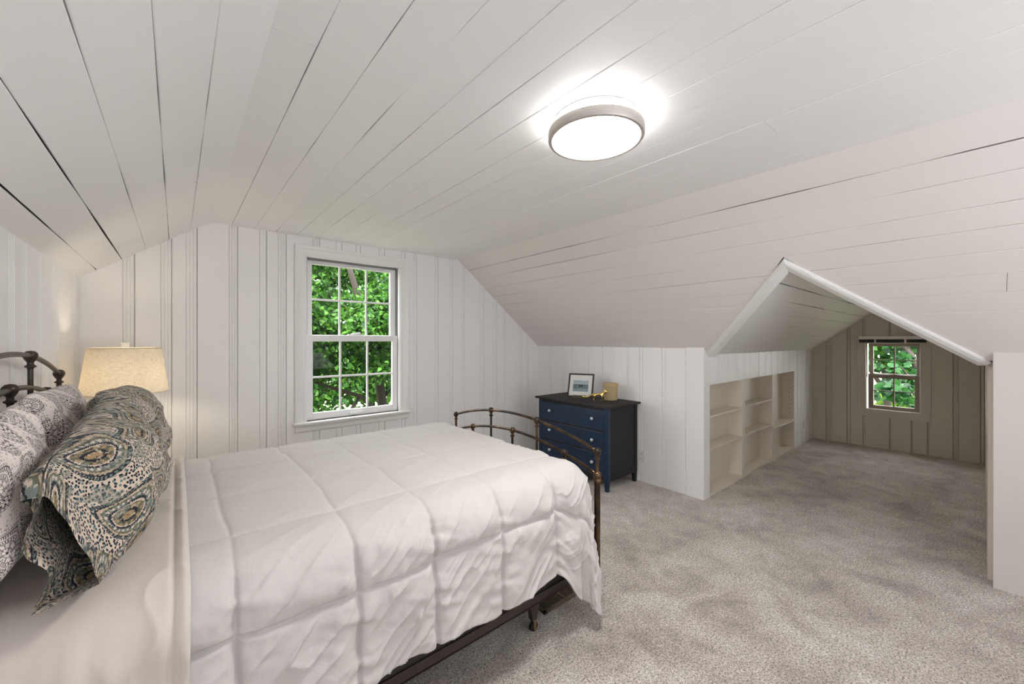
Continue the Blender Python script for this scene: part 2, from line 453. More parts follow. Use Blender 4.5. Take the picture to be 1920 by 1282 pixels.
# ---- wall slabs (behind the boards) with openings, as structure parents
W1 = (.893, 1.785, .765, 2.262)             # far window opening x0,x1,z0,z1
W2 = (.531, 1.069, .537, 1.46)              # dormer window opening y0,y1,z0,z1
def slab_y(name, y0, y1, x0, x1, z0, z1, hole, mat):
    m = MB()
    if hole:
        a, b, c, d = hole
        m.box(x0, a, y0, y1, z0, z1); m.box(b, x1, y0, y1, z0, z1); m.box(a, b, y0, y1, z0, c); m.box(a, b, y0, y1, d, z1)
    else: m.box(x0, x1, y0, y1, z0, z1)
    return tag(m.build(name, mat), kind='structure')
wall_far = slab_y('wall_far', YF + .022, YF + .16, -.7, 4.1, -.1, 2.7, W1, M['gap'])
wall_near = slab_y('wall_near', YN - .15, YN, -.7, 4.1, -.1, 2.7, None, M['wall'])
m = MB(); m.box(XL - .16, XL - .022, YN - .1, YF + .1, -.1, 2.1)
wall_left = tag(m.build('wall_left', M['gap']), kind='structure')
m = MB(); m.box(XR + .022, XR + .118, DY1 + .165, YF + .1, -.1, 1.42)
wall_right = tag(m.build('wall_right', M['gap']), kind='structure')
m = MB(); m.extrude([(XR, YN - .1, -.05), (XR, YN - .1, roof(XR) + .01), (3.93, YN - .1, roof(3.93) + .01), (3.93, YN - .1, -.05)], (0, -YN + .1 - .04, 0))
wall_column = tag(m.build('wall_right_column', M['plaster'], bevel=.004), kind='structure')
m = MB()
a, b, c, d = W2
m.box(DX + .022, DX + .16, -.3, a, -.1, 2.2); m.box(DX + .022, DX + .16, b, 2.1, -.1, 2.2); m.box(DX + .022, DX + .16, a, b, -.1, c); m.box(DX + .022, DX + .16, a, b, d, 2.2)
wall_db = tag(m.build('wall_dormer_back', M['gap']), kind='structure')
BX0, BX1, BZ0, BZ1, BD = 3.903, 6.54, .028, 1.072, .15      # bookcase opening
m = MB(); m.box(3.903, 7.7, DY1 + .022 + BD, DY1 + .36, -.1, 1.6); m.box(BX1 + .03, 7.6, DY1 + .022, DY1 + .2, -.1, 1.5); m.box(3.903, 7.6, DY1 + .022, DY1 + .2, BZ1 + .025, 1.5)
wall_dl = tag(m.build('wall_dormer_left', M['gap']), kind='structure')
m = MB(); m.box(3.9, 7.7, DY0 - .16, DY0 - .0, -.1, 1.5)
wall_dr = tag(m.build('wall_dormer_right', M['dormer']), kind='structure')

# ---- moulded vertical boards
def profile(a, b, w, wide, first=False, last=False):
    """cross-section (u, d) of a board from seam a to seam b, bead pattern of width w along its b edge"""
    p = [(a + .0005, -.014), (a + .005, 0.0)]
    if not last:
        s = b - w
        p += [(s - .005, 0), (s - .001, -.010), (s + .0045, -.001)]
        if wide:
            for t in (.32, .66):
                c = s + w * t
                p += [(c - .004, -.001), (c, -.0075), (c + .004, -.001)]
        p += [(b - .005, -.001)]
    else:
        p += [(b - .004, 0)]
    p += [(b - .0005, -.014)]
    return p
def clip_prof(p, u0, u1):
    def at(u):
        for (a, da), (b, db) in zip(p, p[1:]):
            if a <= u <= b: return da + (db - da) * (u - a) / max(1e-9, b - a)
        return p[0][1] if u < p[0][0] else p[-1][1]
    q = [(u, d) for u, d in p if u0 < u < u1]
    return [(max(u0, p[0][0]), at(max(u0, p[0][0])))] + q + [(min(u1, p[-1][0]), at(min(u1, p[-1][0])))]
def clip_at(p, u):
    for (a, da), (b, db) in zip(p, p[1:]):
        if a <= u <= b: return da + (db - da) * (u - a) / max(1e-9, b - a)
    return 0
def boards(parent, mapf, joints, u0, u1, ztop, mat, hole=None, z0=0.0, breaks=()):
    """joints: (seam position of the right line, width, wide)"""
    edges = [(u0, .0, False)] + joints + [(u1, 0, False)]
    for i in range(len(edges) - 1):
        a = edges[i][0]; b, w, wide = edges[i + 1]; last = i == len(edges) - 2
        if b - a < .02: continue
        p = profile(a, b, w, wide, last=last)
        if i == 0: p[0] = (a, .0); p[1] = (a + .002, .0)
        if last: p[-1] = (b, .0); p[-2] = (b - .002, .0)
        off = random.uniform(-.0012, .0012)
        for br in breaks:
            if a + .006 < br < b - .006: p = sorted(p + [(br, clip_at(p, br))])
        spans = [(a, b)]
        if hole:
            cuts = sorted({a, b} | {h for h in hole[:2] if a < h < b})
            spans = list(zip(cuts, cuts[1:]))
        for s0, s1 in spans:
            mid = (s0 + s1) / 2
            zs = [(z0, None)]
            if hole and hole[0] - 1e-6 <= mid <= hole[1] + 1e-6: zs = [(z0, hole[2]), (hole[3], None)]
            q = clip_prof(p, s0, s1) if len(spans) > 1 else p
            for za, zb in zs:
                if zb is not None and zb - za < .01: continue
                mb = MB(); n = len(q)
                vs = [mapf(u, d + off, za) for u, d in q] + [mapf(u, d + off, zb if zb is not None else ztop(u) + .006) for u, d in q]
                bk = [mapf(q[0][0], -.021, za), mapf(q[-1][0], -.021, za), mapf(q[0][0], -.021, zb or ztop(q[0][0])), mapf(q[-1][0], -.021, zb or ztop(q[-1][0]))]
                fs = [(k, k + 1, n + k + 1, n + k) for k in range(n - 1)]
                k0 = 2 * n
                fs += [(0, n, k0 + 2, k0), (n - 1, k0 + 1, k0 + 3, 2 * n - 1)]
                if za > z0: fs.append(tuple(range(n)) + (k0 + 1, k0))
                if zb is not None: fs.append(tuple(range(n, 2 * n)) + (k0 + 3, k0 + 2))
                mb.add(vs + bk, fs); mb.build("plank", mat, parent)
J = lambda c, w, wide: (c + w / 2, w, wide)
far_j = [J(-.262, .06, 1), J(-.058, .06, 1), J(.09, .065, 1), J(.355, .055, 1), J(.562, .05, 0), J(.705, .06, 1), J(.98, .055, 1), J(1.18, .05, 0), J(1.36, .04, 0), J(1.595, .06, 0), J(1.83, .035, 0), J(1.966, .03, 0), J(2.225, .03, 0), J(2.41, .036, 0), J(2.572, .03, 0), J(2.846, .05, 0), J(3.047, .045, 0), J(3.192, .03, 0), J(3.465, .04, 0), J(3.60, .03, 0)]
boards(wall_far, lambda u, d, z: (u, YF - d, z), far_j, XL, XR, roof, M['wall'], W1, breaks=(XA, XB))
left_j = [J(y, .065, 1) for y in (-2.3, -2.05, -1.8, -1.5, -1.2, -.95, -.7, -.4, -.1, .15, .45, .7, 1.0, 1.3, 1.55, 1.85, 2.1, 2.30, 2.487, 2.66, 2.90, 3.11, 3.28, 3.74)]
boards(wall_left, lambda u, d, z: (XL + d, u, z), left_j, YN, YF, lambda u: roof(XL), M['wall'])
knee_j = [J(1.866, .04, 0), J(2.095, .035, 0), J(2.35, .035, 0), J(2.51, .02, 0), J(2.718, .035, 0), J(2.848, .012, 0), J(3.06, .012, 0), J(3.323, .012, 0), J(3.47, .03, 0), J(3.675, .03, 0)]
boards(wall_right, lambda u, d, z: (XR - d, u, z), knee_j[1:], 1.855, YF, lambda u: roof(XR), M['wall'])
db_j = [J(.0, .03, 0), J(.218, .043, 1), J(.459, .012, 0), J(.608, .012, 0), J(.82, .012, 0), J(1.09, .02, 0), J(1.26, .035, 0), J(1.49, .065, 1)]
boards(wall_db, lambda u, d, z: (DX - d, u, z), db_j, DY0, DY1, droof, M['dormer'], W2, breaks=(DYR,))
dl_j = [J(x, .05, 0) for x in (4.095, 4.30, 4.56, 4.765, 4.94, 5.195, 5.41, 5.62, 5.86, 6.10, 6.33)] + [J(x, .05, 1) for x in (6.70, 6.87, 7.12, 7.33)]
boards(wall_dl, lambda u, d, z: (u, DY1 - d, z), dl_j, BX0, DX, lambda u: DZE, M['wall'], (BX0, BX1, 0, BZ1))

# ---- ceilings of long painted boards
def ceil_board(parent, mapf, a, b, ya, yb, ga, gb, mat, seed):
    """board between seams a and b; ya, yb = (y at a edge, y at b edge) of its two ends; ga, gb gap half-widths"""
    L = max(abs(yb[0] - ya[0]), abs(yb[1] - ya[1])); n = max(3, int(L / .07))
    t = np.linspace(0, 1, n)
    na = ya[0] + (yb[0] - ya[0]) * t; nb = ya[1] + (yb[1] - ya[1]) * t
    wa = .0002 + ga * np.clip(.55 + 1.1 * fbm(na * 2.2 + 31 * a, na * 0 + 17 * a, 3), 0, 1.6)
    wb = .0002 + gb * np.clip(.55 + 1.1 * fbm(nb * 2.2 + 31 * b, nb * 0 + 17 * b, 3), 0, 1.6)
    off = random.uniform(-.0012, .0012)
    vs = []
    for i in range(n):
        vs += [mapf(a + wa[i], na[i], .016), mapf(a + wa[i], na[i], .0015 + off), mapf(a + wa[i] + .0022, na[i], off), mapf(b - wb[i] - .0022, nb[i], off), mapf(b - wb[i], nb[i], .0015 + off), mapf(b - wb[i], nb[i], .016)]
    fs = [(6 * i + k, 6 * i + k + 1, 6 * i + k + 7, 6 * i + k + 6) for i in range(n - 1) for k in range(5)]
    fs += [tuple(range(6)), tuple(range(6 * n - 6, 6 * n))]
    MB().add(vs, fs).build('plank', mat, parent)
# flat
m = MB(); m.box(XA - .02, XB + .02, YN - .1, YF + .14, ZC + .014, ZC + .2)
ceiling = tag(m.build('ceiling', M['gap']), kind='structure')
fs_ = [XA - .015, .343, .499, .655, .815, .970, 1.131, 1.291, 1.446, 1.601, 1.756, 1.914, 2.072, 2.225, 2.385, XB + .015]
fg = [0, .0014, .0011, .0024, .0006, .0013, .0013, .0014, .0005, .0011, .0008, .0005, .0006, .0005, .0005, 0]
butts = {0: [1.37], 1: [3.2], 4: [2.6], 7: [2.4, -.6], 9: [1.9], 11: [.6], 2: [-.8], 13: [2.9]}
fmap = lambda x, y, d: (x, y, ZC + d)
for i in range(len(fs_) - 1):
    cuts = [YF + .02] + sorted(butts.get(i, []), reverse=True) + [YN]
    for c0, c1 in zip(cuts, cuts[1:]):
        ceil_board(ceiling, fmap, fs_[i], fs_[i + 1], (c0 - .0006,) * 2, (c1 + .0006,) * 2, fg[i], fg[i + 1], M['ceil'], i)
# left slope
nL = Vector((-LS, 0, 1)).normalized(); cL = 1 / math.sqrt(1 + LS * LS)
lmap = lambda x, y, d: (x - LS * cL * d, y, roof(x) + cL * d)
m = MB(); m.extrude([(XL - .1, YN - .1, roof(XL - .1) + .018), (XA + .02, YN - .1, ZC + .03), (XA + .02, YN - .1, ZC + .2), (XL - .3, YN - .1, ZC + .2), (XL - .3, YN - .1, roof(XL - .1))], (0, YF - YN + .24, 0))
ceil_l = tag(m.build('ceiling_left', M['gap']), kind='structure')
ls_ = [XL - .01, -.42, -.295, -.168, -.042, .085, XA + .015]
lg = [0, .0021, .0023, .0016, .0022, .0012, 0]
for i in range(len(ls_) - 1):
    ceil_board(ceil_l, lmap, ls_[i], ls_[i + 1], (YF + .02,) * 2, (YN,) * 2, lg[i], lg[i + 1], M['ceil'], 40 + i)
# right slope, cut by the dormer
cR = 1 / math.sqrt(1 + KS * KS)
rmap = lambda x, y, d: (x + KS * cR * d, y, roof(x) + cR * d)
ceil_r = MB()
rs_ = [XB - .015, 2.648, 2.763, 2.894, 3.006, 3.13, 3.255, 3.366, 3.487, 3.605, 3.735, 3.868]
rg = [0, .0016, .0014, .0007, .0012, .0011, .0008, .0008, .0007, .0005, .0005, 0]
bt = .03; xe = 4.0
def rb(x, y): return (x + KS * cR * .017, y, roof(x) + cR * .017)
def ru(x, y): return (x + .1, y, roof(x) + .16)
def prism(mb, poly):
    n = len(poly); vs = [rb(*p) for p in poly] + [ru(*p) for p in poly]
    mb.add(vs, [tuple(range(n)), tuple(range(n, 2 * n))] + [(k, (k + 1) % n, n + (k + 1) % n, n + k) for k in range(n)])
vy1 = lambda x: DYR + max(0, (x - VX)) * VK
vy0 = lambda x: DYR - max(0, (x - VX)) * VK
prism(ceil_r, [(XB - .02, YF + .14), (XB - .02, YN - .1), (VX - .005, YN - .1), (VX - .005, YF + .14)])
prism(ceil_r, [(VX - .005, YF + .14), (VX - .005, vy1(VX) + .012), (3.93, vy1(3.93) + .012), (3.93, YF + .14)])
prism(ceil_r, [(VX - .005, YN - .1), (VX - .005, vy0(VX) - .012), (3.93, vy0(3.93) - .012), (3.93, YN - .1)])
ceil_r = tag(ceil_r.build('ceiling_right', M['gap']), kind='structure')
rb_far = {4: [2.42], 5: [1.98], 6: [2.62], 7: [2.3]}
rb_near = {6: [-.082], 2: [-.9], 8: [-1.0]}
for i in range(len(rs_) - 1):
    a, b = rs_[i], rs_[i + 1]
    if b <= VX:
        segs = [((YF + .02,) * 2, (1.55,) * 2), ((1.549,) * 2, (YN,) * 2)] if i in (1,) else [((YF + .02,) * 2, (YN,) * 2)]
    else:
        segs = []
        st = (YF + .02,) * 2
        for c in rb_far.get(i, []): segs.append((st, (c + .0006,) * 2)); st = (c - .0006,) * 2
        segs.append((st, (vy1(a), vy1(b))))
        st = (vy0(a), vy0(b))
        for c in rb_near.get(i, []): segs.append((st, (c + .0008,) * 2)); st = (c - .0008,) * 2
        segs.append((st, (YN,) * 2))
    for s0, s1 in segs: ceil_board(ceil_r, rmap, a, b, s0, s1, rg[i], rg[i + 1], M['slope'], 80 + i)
# dormer ceiling
cD = 1 / math.sqrt(1 + DS * DS)
xv = lambda y: VX + abs(y - DYR) / VK
m = MB()
for sg in (1, -1):
    e = DYR + sg * (DY1 - DYR)
    pts = [(xv(DYR) - .0, DYR), (DX + .12, DYR), (DX + .12, e + sg * .1), (xv(e), e + sg * .1), (xv(e), e)]
    lo = [(x, y, droof(y) + .017) for x, y in pts]; hi = [(x + .06, y, droof(y) + .15) for x, y in pts]
    n = len(pts); m.add(lo + hi, [tuple(range(n)), tuple(range(n, 2 * n))] + [(k, (k + 1) % n, n + (k + 1) % n, n + k) for k in range(n)])
ceil_d = tag(m.build('ceiling_dormer', M['gap']), kind='structure')
ys_ = [DYR, .95, 1.067, 1.185, 1.31, 1.43, 1.557, DY1 + .01]
yg = [0, .0022, .0022, .0016, .0014, .0014, .0008, 0]
for sg in (1, -1):
    dmap = lambda yy, x, d, sg=sg: (x, DYR + sg * (yy - DYR) + sg * DS * cD * d, droof(yy) + cD * d)
    for i in range(len(ys_) - 1):
        ceil_board(ceil_d, dmap, ys_[i], ys_[i + 1], (xv(ys_[i]), xv(ys_[i + 1])), (DX + .01,) * 2, yg[i], yg[i + 1], M['dormer'] if 0 else M['ceil'], 120 + i)

# ---- trims
def strip(name, p0, p1, n1, width, thick, lip, sgn, parent=None):
    p0, p1 = Vector(p0), Vector(p1); t = (p1 - p0).normalized(); n1 = Vector(n1).normalized()
    o = t.cross(n1).normalized() * sgn
    sec = [(-.008, -.03), (-.006, .010), (.002, .015), (.024, .016), (width * .45, .015), (width - .004, .003), (width, .0), (width, -.012)]
    poly = [p0 + o * a + n1 * b for a, b in sec]
    d_ = p1 - p0; n = len(poly); st = [q + t * ((DYR - q.y) / t.y) for q in poly]; en = [q + d_ for q in poly]
    mb = MB().add(st + en, [(k, (k + 1) % n, n + (k + 1) % n, n + k) for k in range(n)] + [tuple(range(n))[::-1], tuple(range(n, 2 * n))])
    return tag(mb.build(name, M['trim'], parent), kind='structure')
nR = Vector((-KS, 0, -1)).normalized()
strip('trim_1', (VX - .012, DYR - .012, roof(VX - .012)), (3.855, vy1(3.855), roof(3.855)), nR, .075, .012, 0, -1)
strip('trim_2', (VX - .012, DYR + .012, roof(VX - .012)), (3.86, vy0(3.86), roof(3.86)), nR, .066, .012, 0, 1)
m = MB(); m.extrude([(3.776, DY1 - .004, -.02), (3.776, DY1 - .004, roof(3.776)), (3.905, DY1 - .004, roof(3.905)), (3.905, DY1 - .004, -.02)], (0, .170, 0))
tag(m.build('trim_3', M['trim'], bevel=.002), kind='structure')

# ------------------------------------------------------------------ windows
def casing_poly(w=.095):
    return [(0, 0), (0, .012), (.012, .016), (.03, .013), (.055, .016), (.07, .024), (w - .008, .027), (w, .022), (w, 0)]
def window_far():
    x0, x1, z0, z1 = W1
    w = empty('window_1', (1.34, YF, z0)); tag(w, 'white double-hung window with twelve panes above the bed', 'window', kind='structure')
    # casing: two legs and a head with mitred ends
    pf = casing_poly()
    def leg(pts):   # pts function (offset, depth) -> list of 2 end points
        mb = MB(); n = len(pf); vs = []
        for e in range(2): vs += [pts(o, d, e) for o, d in pf]
        mb.add(vs, [(k, (k + 1) % n, n + (k + 1) % n, n + k) for k in range(n)] + [tuple(range(n)), tuple(range(n, 2 * n))])
        return mb
    leg(lambda o, d, e: (x0 - o, YF - d, z0 if e == 0 else z1 + o)).build('casing', M['trim'], w)
    leg(lambda o, d, e: (x1 + o, YF - d, z0 if e == 0 else z1 + o)).build('casing', M['trim'], w)
    leg(lambda o, d, e: ((x0 - o) if e == 0 else (x1 + o), YF - d, z1 + o)).build('casing', M['trim'], w)
    m = MB(); m.box(.785, 1.905, YF - .055, YF + .06, z0 - .022, z0); m.build('sill', M['trim'], w, bevel=.005)
    m = MB(); m.extrude([(.803, YF, .745), (.803, YF - .026, .742), (.803, YF - .026, .73), (.803, YF - .016, .715), (.803, YF - .014, .685), (.803, YF - .004, .672), (.803, YF, .672)], (1.08, 0, 0)); m.build('apron', M['trim'], w)
    # jambs and track
    m = MB(); m.box(x0 - .012, x0 + .006, YF - .005, YF + .15, z0, z1); m.box(x1 - .006, x1 + .012, YF - .005, YF + .15, z0, z1); m.box(x0, x1, YF - .005, YF + .15, z1 - .006, z1 + .012); m.build('jamb', M['sashwhite'], w)
    m = MB()
    for xa in (x0 + .006, x1 - .018):
        m.box(xa, xa + .012, YF + .035, YF + .045, z0, z1); m.box(xa, xa + .012, YF + .075, YF + .082, z0, z1)
    m.box(x0 + .006, x1 - .006, YF + .03, YF + .10, z1 - .018, z1 - .006)
    m.build('track', M['track'], w)
    def sash(name, ys, gx0, gx1, gz0, gz1, ox0, ox1, oz0, oz1, mx, mz):
        m = MB(); t = .018
        m.box(ox0, gx0, ys - t, ys + t, oz0, oz1); m.box(gx1, ox1, ys - t, ys + t, oz0, oz1)
        m.box(gx0, gx1, ys - t, ys + t, oz0, gz0); m.box(gx0, gx1, ys - t, ys + t, gz1, oz1)
        s = m.build(name, M['sashwhite'], w, bevel=.003)
        xs = [gx0] + mx + [gx1]; zz = [gz0, mz, gz1]
        for x in mx: MB().box(x - .009, x + .009, ys - .010, ys + .006, gz0, gz1).build('muntin', M['sashwhite'], s, bevel=.003)
        MB().box(gx0, gx1, ys - .0095, ys + .006, mz - .009, mz + .009).build('muntin', M['sashwhite'], s, bevel=.003)
        for a, b in zip(xs, xs[1:]):
            for c, d in zip(zz, zz[1:]): MB().box(a, b, ys + .007, ys + .010, c, d).build('pane', M['glass'], s)
        return s
    u = sash('upper_sash', YF + .088, .959, 1.712, 1.552, 2.208, .905, 1.772, 1.50, 2.244, [1.207, 1.466], 1.883)
    l = sash('lower_sash', YF + .052, .959, 1.722, .830, 1.49, .905, 1.775, .766, 1.548, [1.204, 1.464], 1.158)
    MB().box(1.28, 1.40, YF + .018, YF + .036, .790, .800).box(1.28, 1.40, YF + .014, YF + .02, .788, .806).build('sash_lift', M['sashwhite'], l, bevel=.002)
    MB().box(1.30, 1.40, YF + .052, YF + .072, 2.216, 2.226).build('sash_lift', M['sashwhite'], u, bevel=.002)
    m = MB(); m.box(1.28, 1.42, YF + .05, YF + .075, 1.549, 1.56); m.tube([(1.31, YF + .06, 1.56), (1.40, YF + .06, 1.572)], .008, 8); m.build('sash_lock', M['sashwhite'], l)
window_far()
def window_dormer():
    y0, y1, z0, z1 = W2
    w = empty('window_2', (DX, .8, z0)); tag(w, 'small taupe-sashed window at the end of the dormer alcove', 'window', kind='structure')
    def bx(ya, yb, za, zb, d=.018): return MB().box(DX - d, DX + .01, ya, yb, za, zb)
    bx(y0 - .1, y0, z0 - .105, z1 + .09).build('casing', M['dormer'], w, bevel=.003)
    bx(y1, y1 + .095, z0 - .105, z1 + .09).build('casing', M['dormer'], w, bevel=.003)
    bx(y0 - .001, y1 + .001, z0 - .105, z0).build('casing', M['dormer'], w, bevel=.003)
    bx(y0 - .001, y1 + .001, z1, z1 + .09).build('casing', M['dormer'], w, bevel=.003)
    m = MB(); m.box(DX, DX + .15, y1 - .004, y1 + .012, z0, z1); m.box(DX, DX + .15, y0 - .012, y0 + .004, z0, z1); m.box(DX, DX + .15, y0, y1, z0 - .012, z0 + .004); m.box(DX, DX + .15, y0, y1, z1 - .004, z1 + .012)
    m.build('jamb', M['sashwhite'], w)
    def sash(name, xs, g, o, my, mz):
        t = .018; m = MB()
        m.box(xs - t, xs + t, o[0], g[0], o[2], o[3]); m.box(xs - t, xs + t, g[1], o[1], o[2], o[3]); m.box(xs - t, xs + t, g[0], g[1], o[2], g[2]); m.box(xs - t, xs + t, g[0], g[1], g[3], o[3])
        s = m.build(name, M['taupe'], w, bevel=.002)
        MB().box(xs - .008, xs + .004, my - .008, my + .008, g[2], g[3]).build('muntin', M['taupe'], s)
        MB().box(xs - .0078, xs + .004, g[0], g[1], mz - .006, mz + .006).build('muntin', M['taupe'], s)
        for a, b in ((g[0], my), (my, g[1])):
            for c, d in ((g[2], mz), (mz, g[3])): MB().box(xs + .005, xs + .008, a, b, c, d).build('pane', M['glass'], s)
        return s
    k = 1.008
    sash('upper_sash', DX + .085, (.570, 1.0, 1.035, 1.418), (.538, 1.04, .985, 1.456), .784, 1.226)
    s = sash('lower_sash', DX + .048, (.585, .995, .590, .972), (.536, 1.05, .542, 1.028), .787, .797)
    m = MB(); m.box(DX + .02, DX + .035, .75, .82, 1.028, 1.036); m.build('sash_lock', M['brass'], s)
window_dormer()

# ------------------------------------------------------------------ built-in bookcase
bc = empty('built_in_bookcase', ((BX0 + BX1) / 2, DY1, 0))
tag(bc, 'cream built-in bookcase with three columns of empty shelves in the alcove wall', 'bookcase')
Y0, Y1 = DY1 - .004, DY1 + BD
MB().box(BX0, BX1, Y1 - .012, Y1, .0, BZ1).build('back_panel', M['shelf'], bc)
MB().box(BX0, BX1 + .02, DY1 + .02, Y1, BZ1, BZ1 + .02).build('top_panel', M['shelf'], bc)
MB().box(BX0, BX1 + .02, Y0, Y1, 0, BZ0).build('bottom_panel', M['shelf'], bc, bevel=.002)
sd = MB().box(BX1 - .008, BX1 + .025, Y0, Y1, 0, BZ1).build('side_panel', M['shelf'], bc)
MB().box(BX0 - .0, BX0 + .012, DY1 + .002, Y1, 0, BZ1).build('side_panel', M['shelf'], bc)
for a, b in ((4.692, 4.772), (5.655, 5.735)):
    MB().box(a, b, Y0 - .002, Y1, 0, BZ1).build('divider', M['shelf'], bc, bevel=.002)
for a, b, zs in ((BX0 + .012, 4.692, (.772, .460)), (4.772, 5.655, (.776, .460)), (5.735, BX1, (.412,))):
    for z in zs: MB().box(a, b, Y0 + (.0 if z > .42 else -.02), Y1 - .012, z - .018, z).build('shelf', M['shelf'], bc, bevel=.002)
hl = MB()
for k in range(9): hl.add([(BX1 - .0085, DY1 + .05 + .006 * math.cos(t * PI / 3), .50 + k * .055 + .006 * math.sin(t * PI / 3)) for t in range(6)], [tuple(range(6))])
tag(hl.build('shelf_pin_holes', M['slot'], sd), kind='stuff')

# ------------------------------------------------------------------ ceiling light
LX, LY = 1.365, 1.065
cl = tag(empty('ceiling_light', (LX, LY, ZC)), 'round flush ceiling light, brushed nickel ring around a glowing white disc', 'ceiling light')
MB().lathe([(.174, -.001), (.177, -.003), (.177, -.009), (.174, -.012)], (LX, LY, ZC), 64).build('base', M['clearbase'], cl, smooth='auto')
MB().lathe([(.163, -.012), (.163, -.046)], (LX, LY, ZC), 64, False).build('glowing_edge', M['glow'], cl, smooth=True)
MB().lathe([(.196, -.044), (.2005, -.046), (.2005, -.078), (.197, -.083), (.186, -.084), (.179, -.079), (.179, -.046), (.196, -.044)], (LX, LY, ZC), 72, False).build('ring', M['nickel'], cl, smooth='auto')
d = MB(); prof = [(.179, -.076), (.17, -.078), (.12, -.080), (.06, -.081), (.001, -.0815)]
d.lathe(prof, (LX, LY, ZC), 64, False); d.build('diffuser', M['disc'], cl, smooth=True)
MB().lathe([(.001, -.046), (.179, -.046), (.179, -.049), (.001, -.049)], (LX, LY, ZC), 48, False).build('reflector', M['clearbase'], cl)

# ------------------------------------------------------------------ bed
BY0, BY1 = 1.42, 2.92; BC = (BY0 + BY1) / 2
bed = tag(empty('bed_frame', (.7, BC, 0)), 'bronzed iron bed frame with arched rails and ball finials at head and foot', 'bed')
def end_board(name, x, dz, mat):
    up = lambda y: .981 - .2044 * (y - BC) ** 2 + dz
    lo = lambda y: .858 - .222 * (y - BC) ** 2 + dz
    ys = np.linspace(BY0, BY1, 41)
    m = MB(); m.tube([(x, y, up(y)) for y in ys], .0095, 10); ob = m.build(name, mat, bed, smooth=True)
    MB().tube([(x, y, lo(y)) for y in ys], .0095, 10).build('lower_arch', mat, ob, smooth=True)
    MB().tube([(x, BY0, .34 + dz * .4), (x, BY1, .34 + dz * .4)], .009, 10).build('cross_rail', mat, ob, smooth=True)
    cup = lambda c: [(.0085, -.052), (.0095, -.047), (.016, -.043), (.0165, -.038), (.010, -.034), (.009, -.026), (.012, -.021), (.0165, -.014), (.0205, -.004), (.0215, .004), (.019, .012), (.012, .019), (.001, .0215)]
    for y in (BY0, BY1):
        c = .733 + dz; t = up(y)
        m = MB().lathe([(.021, 0.0), (.021, .012), (.017, .02), (.0175, c - .05), (.019, c - .045), (.0235, c - .035), (.0235, c - .028), (.018, c - .02), (.023, c - .008), (.0235, c + .004), (.018, c + .014), (.011, c + .018), (.0095, c + .03), (.0095, t - .05)], (x, y, 0), 16)
        m.lathe(cup(0), (x, y, t), 16); m.build('post', mat, ob, smooth='auto')
    for y in (BC - .252, BC + .252):
        m = MB().tube([(x, y, .34 + dz * .4), (x, y, up(y) - .03)], .0082, 10); m.lathe(cup(0), (x, y, up(y)), 16); m.build('spindle', mat, ob, smooth='auto')
    for y in (BC - .497, BC, BC + .497):
        m = MB().tube([(x, y, .34 + dz * .4), (x, y, lo(y) - .03)], .0082, 10); m.lathe(cup(0), (x, y, lo(y)), 16); m.build('spindle', mat, ob, smooth='auto')
    return ob
end_board('footboard', 1.836, 0, M['iron'])
end_board('headboard', -.44, .47, M['ironhead'])
for y, s in ((1.488, 1), (2.852, -1)):
    m = MB(); m.box(-.43, 1.825, y, y + .004 * s, .132, .183); m.box(-.43, 1.825, y, y + .05 * s, .136, .140)
    rl = m.build('side_rail', M['rail'], bed)
    for x in (1.411, -.05):
        m = MB(); m.add([(x - .03, y - .001 * s, .135), (x + .03, y - .001 * s, .135), (x + .014, y - .001 * s, .055), (x - .014, y - .001 * s, .055), (x - .03, y + .03 * s, .135), (x + .03, y + .03 * s, .135), (x + .014, y + .03 * s, .055), (x - .014, y + .03 * s, .055)],
                        [(0, 1, 2, 3), (4, 5, 6, 7), (0, 1, 5, 4), (1, 2, 6, 5), (2, 3, 7, 6), (3, 0, 4, 7)])
        lg_ = m.build('leg', M['rail'], bed)
        m = MB(); pr = [(.020, -.011), (.0245, -.008), (.0245, .008), (.020, .011)]; nn = 18; vs = []
        for r_, yy in pr: vs += [(x + r_ * math.cos(2 * PI * k / nn), y + .012 * s + yy, .0245 + r_ * math.sin(2 * PI * k / nn)) for k in range(nn)]
        m.add(vs, [(i * nn + k, i * nn + (k + 1) % nn, (i + 1) * nn + (k + 1) % nn, (i + 1) * nn + k) for i in range(3) for k in range(nn)] + [tuple(range(nn)), tuple(range(3 * nn, 4 * nn))])
        m.build('caster_wheel', M['black'], lg_, smooth='auto')
        MB().box(x - .009, x + .009, y - .003 * s - .001, y - .001 * s + .001, .012, .056).box(x - .011, x + .011, y - .002, y + .027 * s, .052, .06).build('caster_fork', M['brass'], lg_, bevel=.002)
for x in (-.2, .7, 1.6): MB().box(x - .02, x + .02, 1.49, 2.85, .134, .14).build('cross_slat', M['rail'], bed)
m = MB().box(-.41, 1.74, 1.498, 2.845, .142, .415); tag(m.build('box_spring', M['boxspring'], bevel=.03), 'brown fabric box spring showing below the comforter hem', 'box spring')
m = MB().box(-.41, 1.70, 1.49, 2.86, .418, .775); tag(m.build('mattress', M['mattress'], bevel=.05), 'thick mattress hidden under the white comforter', 'mattress')

